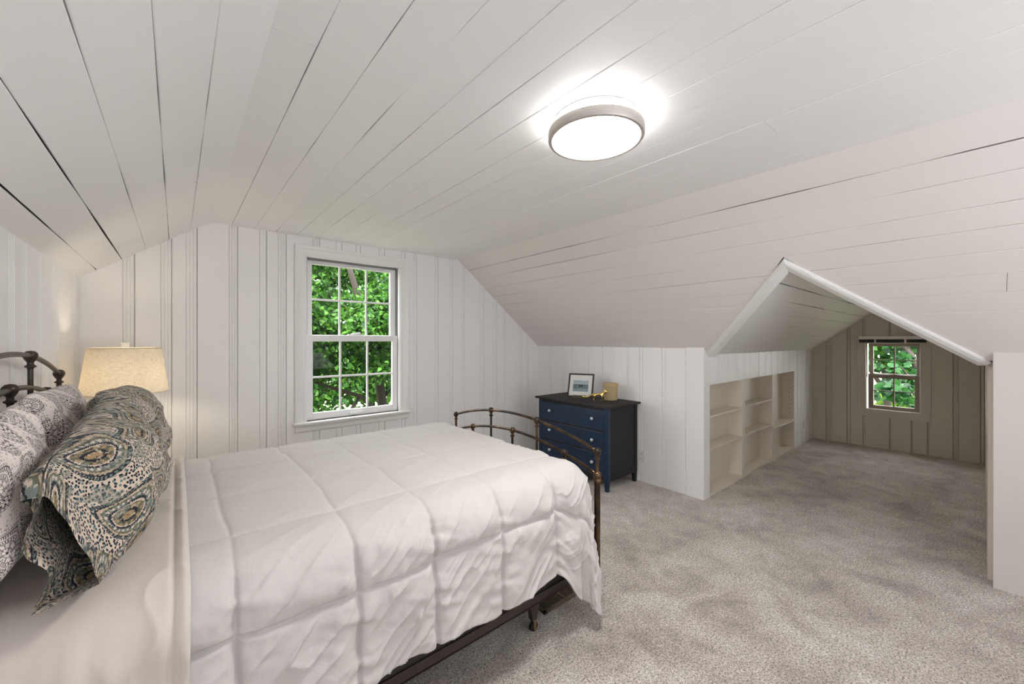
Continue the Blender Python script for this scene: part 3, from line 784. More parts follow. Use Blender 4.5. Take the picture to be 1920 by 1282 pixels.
# draped cloth: flat cloth coordinates (p along x, q along y) laid over a box with rounded edges
TOPZ, RR = .832, .145
YN_, YF_, XF_ = 1.517, 2.83, 1.60
def drape(p, q, lift, flare=True):
    dx = np.maximum(0, p - XF_); dn = np.maximum(0, YN_ - q); df = np.maximum(0, q - YF_)
    dy = np.maximum(dn, df); sy = np.where(dn > 0, -1.0, 1.0)
    r = np.hypot(dx, dy); th = np.arctan2(dx, np.maximum(dy, 1e-9))
    ph = np.minimum(r / RR, PI / 2)
    out = RR * np.sin(ph); down = RR * (1 - np.cos(ph)) + np.maximum(0, r - RR * PI / 2)
    fl_ = np.clip(down / .65, 0, 1.2)
    s2 = np.sin(2 * th) * (r > 0)
    g2 = np.clip(s2, 0, 1) ** .5
    cx = np.sin(th) * out * (1 - .4 * g2 * fl_ * (sy < 0)) + .10 * fl_ * np.clip(-np.cos(2 * th), 0, 1) * g2 + .07 * fl_ * s2 ** 2 * (sy < 0)
    oy = np.cos(th) * out + np.where(sy < 0, .09, .04) * fl_ * g2 + np.where(dx > 0, 0, .02 * fl_)
    x = np.minimum(p, XF_) + cx
    y = np.clip(q, YN_, YF_) + sy * oy
    z = TOPZ - down
    # outward normal
    nx_ = np.sin(ph) * np.sin(th) * (r > 0); ny_ = sy * np.sin(ph) * np.cos(th) * (r > 0); nz_ = np.where(r > 0, np.cos(ph), 1.0)
    return x + nx_ * lift, y + ny_ * lift, z + nz_ * lift, r, ph
def grid_mesh(X, Y, Z, name, mat, thick=.008, cat=None, label=None):
    a, b = X.shape
    vs = np.stack([X, Y, Z], -1).reshape(-1, 3)
    idx = np.arange(a * b).reshape(a, b)
    fs = np.stack([idx[:-1, :-1], idx[1:, :-1], idx[1:, 1:], idx[:-1, 1:]], -1).reshape(-1, 4)
    me = bpy.data.meshes.new(name); me.from_pydata(vs.tolist(), [], fs.tolist()); me.materials.append(mat)
    me.polygons.foreach_set('use_smooth', [True] * len(me.polygons))
    o = bpy.data.objects.new(name, me); COL.objects.link(o)
    sd_ = o.modifiers.new('thickness', 'SOLIDIFY'); sd_.thickness = thick; sd_.offset = -1
    return tag(o, label, cat)
def seamd(v, seams):
    return np.min(np.abs(v[..., None] - np.array(seams)), -1)

PS = [.132, .475, .775, 1.10, 1.435, 1.77, 2.1]
QS = [1.253, 1.63, 2.03, 2.43, 2.83, 3.2]
Stot = .588
p = np.concatenate([np.linspace(.0, XF_, 330), np.linspace(XF_, XF_ + .36, 81)[1:]])
q = np.linspace(YN_ - Stot, YF_ + .5, 420)
Pg, Qg = np.meshgrid(p, q, indexing='ij')
wob = .012 * fbm(Qg * 3 + 5, Pg * 2, 2)
dP = seamd(Pg + wob, PS); dQ = seamd(Qg + .010 * fbm(Pg * 3, Qg * 2 + 9, 2), QS)
dd = np.minimum(dP, dQ)
side = np.clip((YN_ - .02 - Qg) / .17, 0, 1)                    # 0 on top, 1 on the near side
side = side * side * (3 - 2 * side)
fs2 = np.clip((Pg - XF_) / .12, 0, 1); side = np.maximum(side, fs2)
A = .006 + .014 * side
lift = A * (1 - np.exp(-dP / .026)) * (1 - np.exp(-dQ / .026)) + .022 * np.clip(1 - ((Qg - 2.17) / .72) ** 2, 0, 1) * np.clip((XF_ + .1 - Pg) / .45, 0, 1)
lift -= (.003 + .010 * side) * np.exp(-(dd / .007) ** 2)
# puckers across the seams
lift += (.0010 + .0125 * side) * np.exp(-dP / .055) * vn(Qg * 34 + Pg * 9, Pg * 6)
lift += (.0006 + .0080 * side) * np.exp(-dQ / .05) * vn(Pg * 32, Qg * 6)
# long creases: diagonal on the side, faint on the top
u_ = Pg * .75 + Qg * .66; w_ = -Pg * .66 + Qg * .75
cell = np.searchsorted(np.array(PS), Pg + wob) * 1.0
rid = 1 - np.abs(vn(u_ * 3.0 + cell * 5.3, w_ * 15 + cell * 3.1)); rid = rid ** 3
rid2 = 1 - np.abs(vn(u_ * 4 + 11, w_ * 8 + 3)); rid2 = rid2 ** 2.2
env = np.clip(1 - np.exp(-dd / .05), 0, 1)
rid3 = (1 - np.abs(vn(u_ * 5.0 + cell * 2.7 + 3, w_ * 24 + cell * 1.9))) ** 4
lift += side * .014 * (rid3 - .4) * env * (.4 + .6 * np.clip(vn(Pg * 3, Qg * 3 + 8) + .4, 0, 1))
lift += side * .010 * (rid - .4) * env + side * .009 * (rid2 - .4) * env
lift += side * .006 * fbm(Pg * 9 + 3, Qg * 9, 3) + .0015 * (1 - side) * fbm(Pg * 4, Qg * 12 + Pg * 6, 2)
ridt = 1 - np.abs(vn(Pg * 2.4 + Qg * 1.5, Qg * 9 - Pg * 5)); lift += (1 - side) * .0035 * (ridt ** 4) * env
# hem waviness and corner folds
ss = np.clip((Pg - 1.43) / .20, 0, 1); ss = ss * ss * (3 - 2 * ss)
Qg = np.where(Qg < YN_, YN_ - (YN_ - Qg) * (1 + .30 * ss), Qg)
X, Y, Z, r_, ph_ = drape(Pg, Qg, lift)
low = np.clip((r_ - .25) / .35, 0, 1)
Y -= side * low * .012 * np.sin(Pg * 17 + .6) * (Pg < XF_)
th_ = np.arctan2(np.maximum(0, Pg - XF_), np.maximum(1e-9, YN_ - Qg))
crn = (Pg > XF_) & (Qg < YN_)
Y -= crn * low * .020 * np.sin(th_ * 7)
X += crn * low * .010 * np.sin(th_ * 11 + 1)
X = np.minimum(X, np.where(Y > 1.385, 1.812, 1.9))
Z += low * (.010 * np.sin(Pg * 9 + 1) + .006 * np.sin(Pg * 23))
Z = np.maximum(Z, .02)
grid_mesh(X, Y, Z, 'comforter', M['comforter'], .01, 'comforter', 'quilted white comforter with stitched squares hanging over the bed side')

# turned-back sheet at the head
p = np.linspace(-.415, .03, 130); q = np.linspace(YN_ - .70, YF_ + .5, 360)
Pg, Qg = np.meshgrid(p, q, indexing='ij')
side = np.clip((YN_ - .02 - Qg) / .25, 0, 1); side = side * side * (3 - 2 * side)
lift = .026 + .020 * np.clip(1 - ((Qg - 2.17) / .72) ** 2, 0, 1) + .008 * np.exp(-((Pg - .016) / .012) ** 2) * (1 - .3 * side)
lift -= .006 * np.exp(-((Pg + .008) / .006) ** 2)
lift += .004 * fbm(Pg * 6, Qg * 4, 3) * (1 - side) + side ** 2 * (.016 * vn(Pg * 13 + .4 * vn(Qg * 5, Pg * 0), Qg * 1.6) + .010 * vn(Pg * 27, Qg * 3) + .006 * fbm(Pg * 8, Qg * 8, 2))
lift += .006 * (1 - np.abs(vn(Pg * 9 + Qg * 5, Qg * 7 - Pg * 6))) ** 4 * np.clip((Pg + .25) / .2, 0, 1)
X, Y, Z, r_, ph_ = drape(Pg, Qg, lift)
X += side * .006 * vn(Qg * 9, Pg * 0 + 4)
grid_mesh(X, Y, Z, 'top_sheet', M['sheet'], .006, 'sheet', 'smooth cream sheet covering the head end of the bed under the pillows')

# ------------------------------------------------------------------ pillows in shams
def pillow(label, corners, half, mat, scale, open_near=0.0, seed=0, group=None, sag=.0, uvoff=(0, 0), flange=.025):
    """corners: near-bottom, far-bottom, near-top, far-top; front faces +x"""
    NB, FB, NT, FT = [np.array(c, float) for c in corners]
    nu, nv = 84, 64
    u0 = -open_near if open_near else -flange
    u = np.linspace(u0, 1 + flange, nu); v = np.linspace(-flange * .6, 1 + flange, nv)
    U, V = np.meshgrid(u, v, indexing='ij')
    Wd = np.linalg.norm(FB - NB); Hd = np.linalg.norm(NT - NB)
    base = (NB * ((1 - U) * (1 - V))[..., None] + FB * (U * (1 - V))[..., None] + NT * ((1 - U) * V)[..., None] + FT * (U * V)[..., None])
    n = np.cross(FB - NB, NT - NB); n /= np.linalg.norm(n)
    if n[0] < 0: n = -n
    eu = (FB - NB) / Wd; ev = (NT - NB) / Hd
    uc, vc = np.clip(U, 0, 1) * 2 - 1, np.clip(V, 0, 1) * 2 - 1
    th = (np.clip(1 - np.abs(uc) ** 2.6, 0, 1) * np.clip(1 - np.abs(vc) ** 2.6, 0, 1)) ** .55
    pin = .025
    base = base - (eu + 0 * ev) * (.035 * uc * (uc * vc) ** 4 * (0 if open_near else 1))[..., None] - ev * (.035 * vc * (uc * vc) ** 4)[..., None]
    base = base - eu * (pin * uc * (1 - vc ** 2))[..., None] - ev * (pin * vc * (1 - uc ** 2))[..., None]
    wr = fbm(U * 5 + seed, V * 4 + seed * 3, 3) * .008 + (1 - np.abs(vn(U * 3 + seed * 7, V * 4 + U * 3))) ** 3 * .008 - .004
    wr2 = fbm(U * 5 + seed + 9, V * 4 + seed, 3) * .008
    fr = np.clip(-U / max(open_near, 1e-6), 0, 1) if open_near else U * 0
    edge = np.clip((1 - np.maximum(np.abs(uc), np.abs(vc))) * 6, 0, 1)
    offF = half * th + wr * (.35 + .65 * edge) + .003
    offB = -min(half * .8, .085) * th + wr2 * (.35 + .65 * edge) - .003
    kb = U * 0
    if open_near:
        k_ = np.clip((.26 - U) / .28, 0, 1); k_ = k_ * k_ * (3 - 2 * k_)
        offF = offF * (1 - k_) + k_ * (.006 + .25 * wr)
        offB = offB * (1 - k_) - k_ * (.080 * np.clip(1 - V, 0, 1) ** .6 + .012 + .014 * np.sin(V * 13 + seed) + wr2)
        kb = k_ * np.clip(1 - V, 0, 1) ** .5
    fold = np.clip(np.abs(uc) - .0, 0, 1)
    ripple = .0015 * np.sin(V * 22 + seed) * (np.clip(U - 1, 0, 1) / flange + fr) + .0015 * np.sin(U * 20 + seed) * np.clip((V - 1) / flange, 0, 1)
    drop = -(.05 * fr ** 1.5) * V - .02 * np.clip((V - 1) / flange, 0, 1)
    def surf(off, k=1.0):
        P = base + n * (off + ripple)[..., None]
        P[..., 2] += drop * k - sag * np.sin(np.clip(U, 0, 1) * PI) * np.clip(V, 0, 1)
        return P
    F, B = surf(offF), surf(offB, .75)
    B -= eu * (kb * .0)[..., None]
    tp = np.clip((V - .90) / .10, 0, 1); tp = (tp * tp)[..., None]; B = B * (1 - tp) + (F - n * .003) * tp
    F[..., 2] = np.maximum(F[..., 2], .884 + .002 * vn(U * 9, V * 9)); B[..., 2] = np.maximum(B[..., 2], .882)
    B[..., 0] = np.maximum(B[..., 0], -.425); F[..., 0] = np.maximum(F[..., 0], -.415)
    vs = np.concatenate([F.reshape(-1, 3), B.reshape(-1, 3)])
    idx = np.arange(nu * nv).reshape(nu, nv); k = nu * nv
    fq = np.stack([idx[:-1, :-1], idx[1:, :-1], idx[1:, 1:], idx[:-1, 1:]], -1).reshape(-1, 4)
    fs = fq.tolist() + (fq[:, ::-1] + k).tolist()
    def rim(line): return [(int(line[i]), int(line[i + 1]), int(line[i + 1]) + k, int(line[i]) + k) for i in range(len(line) - 1)]
    fs += rim(idx[-1, :]) + rim(idx[:, 0][::-1]) + rim(idx[:, -1])
    if not open_near: fs += rim(idx[0, ::-1])
    me = bpy.data.meshes.new('pillow'); me.from_pydata(vs.tolist(), [], fs)
    uvl = me.uv_layers.new(name='uv')
    uv = np.concatenate([np.stack([U * Wd + uvoff[0], V * Hd + uvoff[1]], -1).reshape(-1, 2), np.stack([U * Wd + uvoff[0], -V * Hd - .12 + uvoff[1]], -1).reshape(-1, 2)])
    li = np.empty(len(me.loops), int); me.loops.foreach_get('vertex_index', li)
    uvl.data.foreach_set('uv', uv[li].reshape(-1))
    me.materials.append(mat); me.polygons.foreach_set('use_smooth', [True] * len(me.polygons))
    o = bpy.data.objects.new('pillow', me); COL.objects.link(o)
    tag(o, label, 'pillow', group)
    return o
pillow('black on white paisley pillow at the near back, against the headboard', [(-.365, 1.22, .883), (-.345, 2.00, .883), (-.39, 1.34, 1.27), (-.355, 1.80, 1.35)], .090, M['paisley'], 1, .03, 3)
pillow('black on white paisley pillow at the far back, below the lampshade', [(-.31, 2.0, .883), (-.31, 2.68, .883), (-.385, 1.97, 1.345), (-.375, 2.66, 1.33)], .08, M['paisley'], 1, 0, 5, uvoff=(.4, .2))
pillow('teal and ochre paisley pillow at the near front with its end open', [(-.135, 1.385, .886), (-.075, 2.10, .888), (-.25, 1.42, 1.225), (-.205, 2.10, 1.33)], .135, M['teal'], 1, .03, 1, uvoff=(.1, .05))
pillow('teal and ochre paisley pillow at the far front, partly behind its twin', [(-.12, 2.12, .886), (-.09, 2.80, .888), (-.24, 2.10, 1.33), (-.20, 2.74, 1.30)], .125, M['teal'], 1, 0, 2, uvoff=(1.3, .4))

# ------------------------------------------------------------------ nightstand and lamp in the far corner
ns = tag(empty('nightstand', (-.23, 3.46, 0)), 'small brown nightstand in the far corner behind the bed', 'nightstand')
MB().box(-.47, .02, 3.22, 3.70, .60, .625).build('top', M['wood'], ns, bevel=.004)
MB().box(-.45, .0, 3.24, 3.68, .40, .60).build('body', M['wood'], ns)
dr_ = MB().box(.0, .012, 3.26, 3.66, .42, .585).build('drawer', M['wood'], ns, bevel=.003)
MB().ball((.02, 3.46, .5), .014).build('knob', M['brass'], dr_, smooth=True)
for x in (-.43, -.02):
    for y in (3.26, 3.66): MB().box(x - .018, x + .018, y - .018, y + .018, 0, .41).build('leg', M['wood'], ns)
LPX, LPY = -.245, 3.47
lamp = tag(empty('table_lamp', (LPX, LPY, .625)), 'table lamp with a glowing beige linen drum shade behind the pillows', 'lamp')
MB().lathe([(.075, .626), (.075, .64), (.05, .65), (.06, .72), (.095, .80), (.10, .87), (.07, .96), (.03, 1.02), (.018, 1.05), (.018, 1.10)], (LPX, LPY, 0), 28).build('base', M['ceramic'], lamp, smooth='auto')
MB().tube([(LPX, LPY, 1.09), (LPX, LPY, 1.20)], .012, 10).build('socket', M['brass'], lamp, smooth=True)
sh = MB().lathe([(.207, 1.175), (.1695, 1.452)], (LPX, LPY, 0), 64, False).build('lamp_shade', M['linen'], lamp, smooth=True)
for r_, z in ((.207, 1.175), (.1695, 1.452)): MB().lathe([(r_ - .002, z - .003), (r_ + .0015, z - .003), (r_ + .0015, z + .003), (r_ - .002, z + .003), (r_ - .002, z - .003)], (LPX, LPY, 0), 64, False).build('rim', M['linen'], sh, smooth='auto')
sp = MB()
for k in range(3): sp.tube([(LPX, LPY, 1.447), (LPX + .168 * math.cos(2.1 * k), LPY + .168 * math.sin(2.1 * k), 1.447)], .002, 6)
sp.tube([(LPX, LPY, 1.20), (LPX + .05, LPY, 1.28), (LPX + .05, LPY, 1.36), (LPX, LPY, 1.447)], .002, 6)
sp.build('harp', M['brass'], lamp)
MB().box(LPX - .021, LPX + .021, LPY - .021, LPY + .021, 1.45, 1.488).build('finial', M['ceramic'], lamp, bevel=.006)
g_ = G('warm_bulb'); e_ = g_.n('ShaderNodeEmission'); g_.put(e_.inputs[0], (1, .84, .62)); g_.put(e_.inputs[1], BEDLAMP / (4 * PI * .032 ** 2 * PI) * 1.0)
M['bulb'] = g_.done(e_.outputs[0])
MB().ball((LPX, LPY, 1.26), .032, 16, 10, 1.2).build('bulb', M['bulb'], lamp, smooth=True)

# ------------------------------------------------------------------ dresser
dr = tag(empty('dresser', (3.48, 2.85, 0)), 'dark navy three-drawer dresser with a black top against the knee wall', 'dresser')
X0, X1, Ya, Yb, ZT = 3.235, 3.755, 2.375, 3.345, .85
MB().extrude([(X0 - .028, Ya - .035, ZT - .022), (X0 - .032, Ya - .035, ZT - .012), (X0 - .028, Ya - .035, ZT), (X1 + .012, Ya - .035, ZT), (X1 + .012, Ya - .035, ZT - .022)], (0, Yb - Ya + .07, 0)).build('top', M['blacktop'], dr, bevel=.004)
for x in (X0, X1 - .045):
    for y in (Ya, Yb - .045):
        mb = MB(); z1 = ZT - .022
        mb.add([(x, y, 0.14), (x + .045, y, .14), (x + .045, y + .045, .14), (x, y + .045, .14), (x, y, z1), (x + .045, y, z1), (x + .045, y + .045, z1), (x, y + .045, z1), (x + .006, y + .006, 0), (x + .039, y + .006, 0), (x + .039, y + .039, 0), (x + .006, y + .039, 0)],
               [(4, 5, 6, 7), (8, 9, 10, 11)] + [(a, (a + 1) % 4, 4 + (a + 1) % 4, 4 + a) for a in range(4)] + [(8 + a, 8 + (a + 1) % 4, (a + 1) % 4, a) for a in range(4)])
        mb.build('leg', M['navy'] if x == X0 else M['blacktop'], dr, bevel=.002)
for y in (Ya + .008, Yb - .020):
    s = MB().box(X0 + .045, X1 - .045, y, y + .012, .10, ZT - .022).build('side_panel', M['blacktop'], dr)
    MB().box(X0 + .045, X1 - .045, y - .005, y + .017, .10, .155).build('side_rail', M['blacktop'], s)
MB().box(X1 - .02, X1 - .008, Ya + .045, Yb - .045, .10, ZT - .022).build('back_panel', M['blacktop'], dr)
m = MB().box(X0 + .006, X0 + .03, Ya + .045, Yb - .045, ZT - .05, ZT - .022)
for z in (.588, .372, .13): m.box(X0 + .010, X0 + .03, Ya + .045, Yb - .045, z - .012, z + .010)
m.box(X0 + .006, X0 + .03, Ya + .045, Yb - .045, .105, .148)
m.build('front_rail', M['blacktop'], dr)  # rails coloured black to put the shade of the drawer gaps into them
kn = [(.001, 0), (.0075, 0), (.0065, .008), (.010, .014), (.0155, .018), (.0165, .024), (.013, .030), (.006, .033), (.001, .0335)]
for za, zb in ((.597, .797), (.381, .579), (.151, .363)):
    d_ = MB().box(X0 + .004, X0 + .028, Ya + .048, Yb - .048, za, zb).build('drawer', M['navy'], dr, bevel=.003)
    for y in (Ya + .185, Yb - .185):
        zz = (za + zb) / 2 + .01
        mk = MB(); n = 18; vs = []
        for r_, h in kn: vs += [(X0 + .004 - h, y + r_ * math.cos(2 * PI * k / n), zz + r_ * math.sin(2 * PI * k / n)) for k in range(n)]
        mk.add(vs, [(i * n + k, i * n + (k + 1) % n, (i + 1) * n + (k + 1) % n, (i + 1) * n + k) for i in range(len(kn) - 1) for k in range(n)])
        mk.build('knob', M['knob'], d_, smooth='auto')

# picture, stand, basket, animal on the dresser
FW, FH = .288, .276
fx, fy = 3.455, 2.915; frz = math.atan2(-.83, .555)     # along-frame direction in plan
e1 = Vector((.45, -.89, 0)).normalized(); nf = Vector((-.89, -.45, 0)).normalized()
tl = R(22); up = Vector((0, 0, 1)) * math.cos(tl) - nf * math.sin(tl); no = nf * math.cos(tl) + Vector((0, 0, 1)) * math.sin(tl)
o0 = Vector((fx, fy, ZT + .012))
def fp(a, b, c): return o0 + e1 * a + up * b + no * c
def fbox(mb, a0, a1, b0, b1, c0, c1):
    return mb.add([fp(a, b, c) for a in (a0, a1) for b in (b0, b1) for c in (c0, c1)], [(0, 1, 3, 2), (4, 6, 7, 5), (0, 4, 5, 1), (2, 3, 7, 6), (0, 2, 6, 4), (1, 5, 7, 3)])
pf_ = tag(empty('picture_frame', o0), 'dark framed landscape picture with white mat leaning on a small stand', 'picture frame')
m = MB(); h = FW / 2; w = .016
fbox(m, -h, h, 0, w, -.008, .010); fbox(m, -h, h, FH - w, FH, -.008, .010); fbox(m, -h, -h + w, w, FH - w, -.008, .010); fbox(m, h - w, h, w, FH - w, -.008, .010)
m.build('frame', M['frame'], pf_, bevel=.002)
m = MB(); fbox(m, -h + w, h - w, w, FH - w, -.006, .001); m.build('mat_board', M['mat'], pf_)
m = MB(); m.add([fp(-.088, .066, .002), fp(.088, .066, .002), fp(.088, .196, .002), fp(-.088, .196, .002)], [(0, 1, 2, 3)])
pr_ = m.build('print', M['print'], pf_)
uvl = pr_.data.uv_layers.new(name='uv')
for lp in pr_.data.loops: uvl.data[lp.index].uv = [(0, 0), (1, 0), (1, 1), (0, 1)][lp.vertex_index]
m = MB(); fbox(m, -h + w, h - w, w, FH - w, .0025, .0035); m.build('glazing', M['glass'], pf_)
es = tag(empty('display_easel', (fx, fy, ZT)), 'small brass wire easel holding up the dark picture frame', 'easel')
m = MB()
for a in (-.075, .075):
    m.tube([fp(a, .16, -.014), fp(a, -.004, -.014), fp(a, -.005, .014), fp(a, .020, .016)], .0025, 6)
m.tube([fp(-.075, .020, .016), fp(.075, .020, .016)], .0025, 6); m.tube([fp(-.075, -.005, .014), fp(.075, -.005, .014)], .0025, 6)
m.tube([fp(-.075, .15, -.014), fp(.075, .15, -.014)], .0025, 6)
m.build('easel_frame', M['brass'], es, smooth=True)
b_ = fp(0, .15, -.014); g0 = o0 - nf * .12; g0.z = ZT + .003
MB().tube([b_, g0], .0025, 6).build('back_leg', M['brass'], es, smooth=True)

bk = tag(empty('lidded_basket', (3.63, 2.625, ZT)), 'round woven tan seagrass basket with a lid beside the picture', 'basket')
m = MB(); prof = []
for k in range(15):
    z = k * .0095; prof += [(.068 + .0025, z + .001), (.068 + .0045, z + .005), (.068 + .0025, z + .0085)]
m.lathe([(.001, .0)] + prof + [(.001, .142)], (0, 0, 0), 40); bb = m.build('body', M['basket'], None, smooth=True); bb.location = (3.63, 2.625, ZT + .001); put_under(bb, bk)
m = MB(); prof = [(.001, .140), (.078, .140)]
for k in range(4):
    z = .141 + k * .010; prof += [(.0785, z + .001), (.082, z + .005), (.0785, z + .009)]
prof += [(.07, .184), (.03, .187), (.001, .187)]
m.lathe(prof, (0, 0, 0), 40); lb = m.build('lid', M['basket'], None, smooth=True); lb.location = (3.63, 2.625, ZT + .001); put_under(lb, bk)

def skin_body(name, mat, nodes, edges, loc, rz, sub=2):
    me = bpy.data.meshes.new(name); me.from_pydata([n[0] for n in nodes], edges, []); me.materials.append(mat)
    o = bpy.data.objects.new(name, me); COL.objects.link(o); o.location = loc; o.rotation_euler.z = rz
    sk = o.modifiers.new('skin', 'SKIN'); sk.use_smooth_shade = True
    for i, n in enumerate(nodes):
        d_ = me.skin_vertices[0].data[i]; d_.radius = (n[1], n[1]); d_.use_root = i == 0
    sb = o.modifiers.new('sub', 'SUBSURF'); sb.levels = sub; sb.render_levels = sub
    return o
# long-tailed metal animal, nose along +x
nd = [((-.045, 0, .062), .014), ((-.01, 0, .063), .0125), ((.03, 0, .062), .0155), ((.048, 0, .080), .011), ((.058, 0, .098), .0105), ((.074, 0, .098), .008), ((.090, 0, .091), .0045),
      ((.052, .008, .110), .004), ((.050, .010, .124), .0015), ((.052, -.008, .110), .004), ((.050, -.010, .124), .0015),
      ((-.065, 0, .060), .008), ((-.095, 0, .040), .007), ((-.125, 0, .030), .0085), ((-.155, 0, .036), .007), ((-.175, 0, .050), .003),
      ((-.046, .012, .046), .009), ((-.040, .013, .026), .0055), ((-.048, .013, .012), .004), ((-.042, .013, .003), .0035),
      ((-.046, -.012, .046), .009), ((-.044, -.013, .026), .0055), ((-.056, -.013, .012), .004), ((-.050, -.013, .003), .0035),
      ((.032, .011, .044), .008), ((.034, .012, .022), .005), ((.032, .012, .004), .0038), ((.040, .012, .003), .003),
      ((.030, -.011, .044), .008), ((.026, -.012, .022), .005), ((.022, -.012, .004), .0038), ((.030, -.012, .003), .003)]
ed = [(0, 1), (1, 2), (2, 3), (3, 4), (4, 5), (5, 6), (4, 7), (7, 8), (4, 9), (9, 10), (0, 11), (11, 12), (12, 13), (13, 14), (14, 15), (0, 16), (16, 17), (17, 18), (18, 19), (0, 20), (20, 21), (21, 22), (22, 23), (2, 24), (24, 25), (25, 26), (26, 27), (2, 28), (28, 29), (29, 30), (30, 31)]
nd = [((a[0] * 1.08, a[1] * 1.1, a[2] * 1.08), r * 1.2) for a, r in nd]
tag(skin_body('animal_figurine', M['gold'], nd, ed, (3.475, 2.665, ZT), math.atan2(-.80, .60)), 'small polished gold animal figurine with a long tail in front of the basket', 'figurine')

# ------------------------------------------------------------------ outlets, floor register, blind
def outlet(loc, rz, label):
    o = tag(empty('wall_outlet', loc, rz), label, 'outlet')
    # local: x = along wall, y = out of wall (-y), z up
    def loc_build(mb, name, mat, par, **k):
        ob = mb.build(name, mat, None, **k); ob.parent = par; return ob
    pl = loc_build(MB().box(-.036, .036, -.006, 0, -.058, .058), 'cover_plate', M['plate'], o, bevel=.002)
    for z in (-.022, .022):
        r_ = loc_build(MB().box(-.017, .017, -.0085, -.005, z - .015, z + .015), 'receptacle', M['plate'], o, bevel=.003)
        loc_build(MB().box(-.009, -.006, -.0088, -.008, z - .006, z + .006).box(.006, .009, -.0088, -.008, z - .006, z + .006), 'slots', M['slot'], r_)
    return o
outlet((XR - .001, 2.335, .275), -PI / 2, 'white wall outlet beside the navy dresser on the knee wall')
outlet((7.0, DY1 - .001, .275), 0, 'white wall outlet past the built-in bookcase in the dormer alcove')

rg_ = tag(empty('floor_register', (1.73, 1.605, 0)), 'brown metal floor vent with dark slots under the foot of the bed', 'vent')
m = MB(); x0, x1, y0, y1 = 1.535, 1.905, 1.54, 1.675
m.box(x0, x1, y0, y0 + .022, 0, .012).box(x0, x1, y1 - .022, y1, 0, .012).box(x0, x0 + .022, y0, y1, 0, .012).box(x1 - .022, x1, y0, y1, 0, .012).box((x0 + x1) / 2 - .006, (x0 + x1) / 2 + .006, y0, y1, 0, .012)
m.build('frame', M['vent'], rg_, bevel=.002)
MB().box(x0 + .02, x1 - .02, y0 + .02, y1 - .02, .0, .003).build('duct_opening', M['slot'], rg_)
for k in range(24):
    x = x0 + .03 + k * (x1 - x0 - .06) / 23
    MB().box(x - .0028, x + .0028, y0 + .02, y1 - .02, .003, .010).build('slat', M['vent'], rg_)

bl = tag(empty('window_blind', (DX - .03, .8, 1.5)), 'raised dark blind with a white headrail above the alcove window', 'blind')
MB().box(DX - .065, DX - .018, .467, 1.139, 1.515, 1.557).build('headrail', M['blindwhite'], bl, bevel=.003)
for k in range(6):
    z = 1.472 + k * .0074
    MB().box(DX - .064, DX - .020, .470, 1.136, z, z + .0048).build('slat', M['blinddark'], bl)
for y in (.665, .965): MB().box(DX - .068, DX - .063, y - .010, y + .010, 1.462, 1.53).build('clip', M['blindwhite'], bl)
MB().tube([(DX - .04, 1.055, 1.5), (DX - .035, 1.052, .985)], .006, 8).build('wand', M['blindwhite'], bl, smooth=True)

# ------------------------------------------------------------------ outside: lawn, drive, trees, shrub
m = MB().box(-60, 90, -60, 90, -3.3, -3.1); tag(m.build('ground_lawn', M['lawn']), 'sunny lawn around the house', kind='structure')
m = MB().box(-30, 60, 33, 40, -3.1, -3.06).box(52, 58, -30, 32, -3.1, -3.06); tag(m.build('road', M['road']), 'pale road beyond the trees', kind='structure')
def leaf_mesh(name, mat, L=.1, W=.062, broad=1.0):
    v = [(0, 0, 0), (L * .30, W * .5 * broad, .10 * L), (L * .62, W * .42 * broad, .08 * L), (L, 0, -.10 * L), (L * .62, -W * .42 * broad, .08 * L), (L * .30, -W * .5 * broad, .10 * L), (L * .45, 0, .0)]
    f = [(0, 6, 1), (1, 6, 2), (2, 6, 3), (3, 6, 4), (4, 6, 5), (5, 6, 0)]
    me = bpy.data.meshes.new(name); me.from_pydata(v, [], f); me.materials.append(mat)
    me.polygons.foreach_set('use_smooth', [True] * 6)
    return me, np.array(v), f
def rnd_rot(down=.5):
    a = random.uniform(0, 2 * PI); t = random.gauss(-down, .5); r = random.gauss(0, .7)
    return Matrix.Rotation(a, 3, 'Z') @ Matrix.Rotation(-t, 3, 'Y') @ Matrix.Rotation(r, 3, 'X')
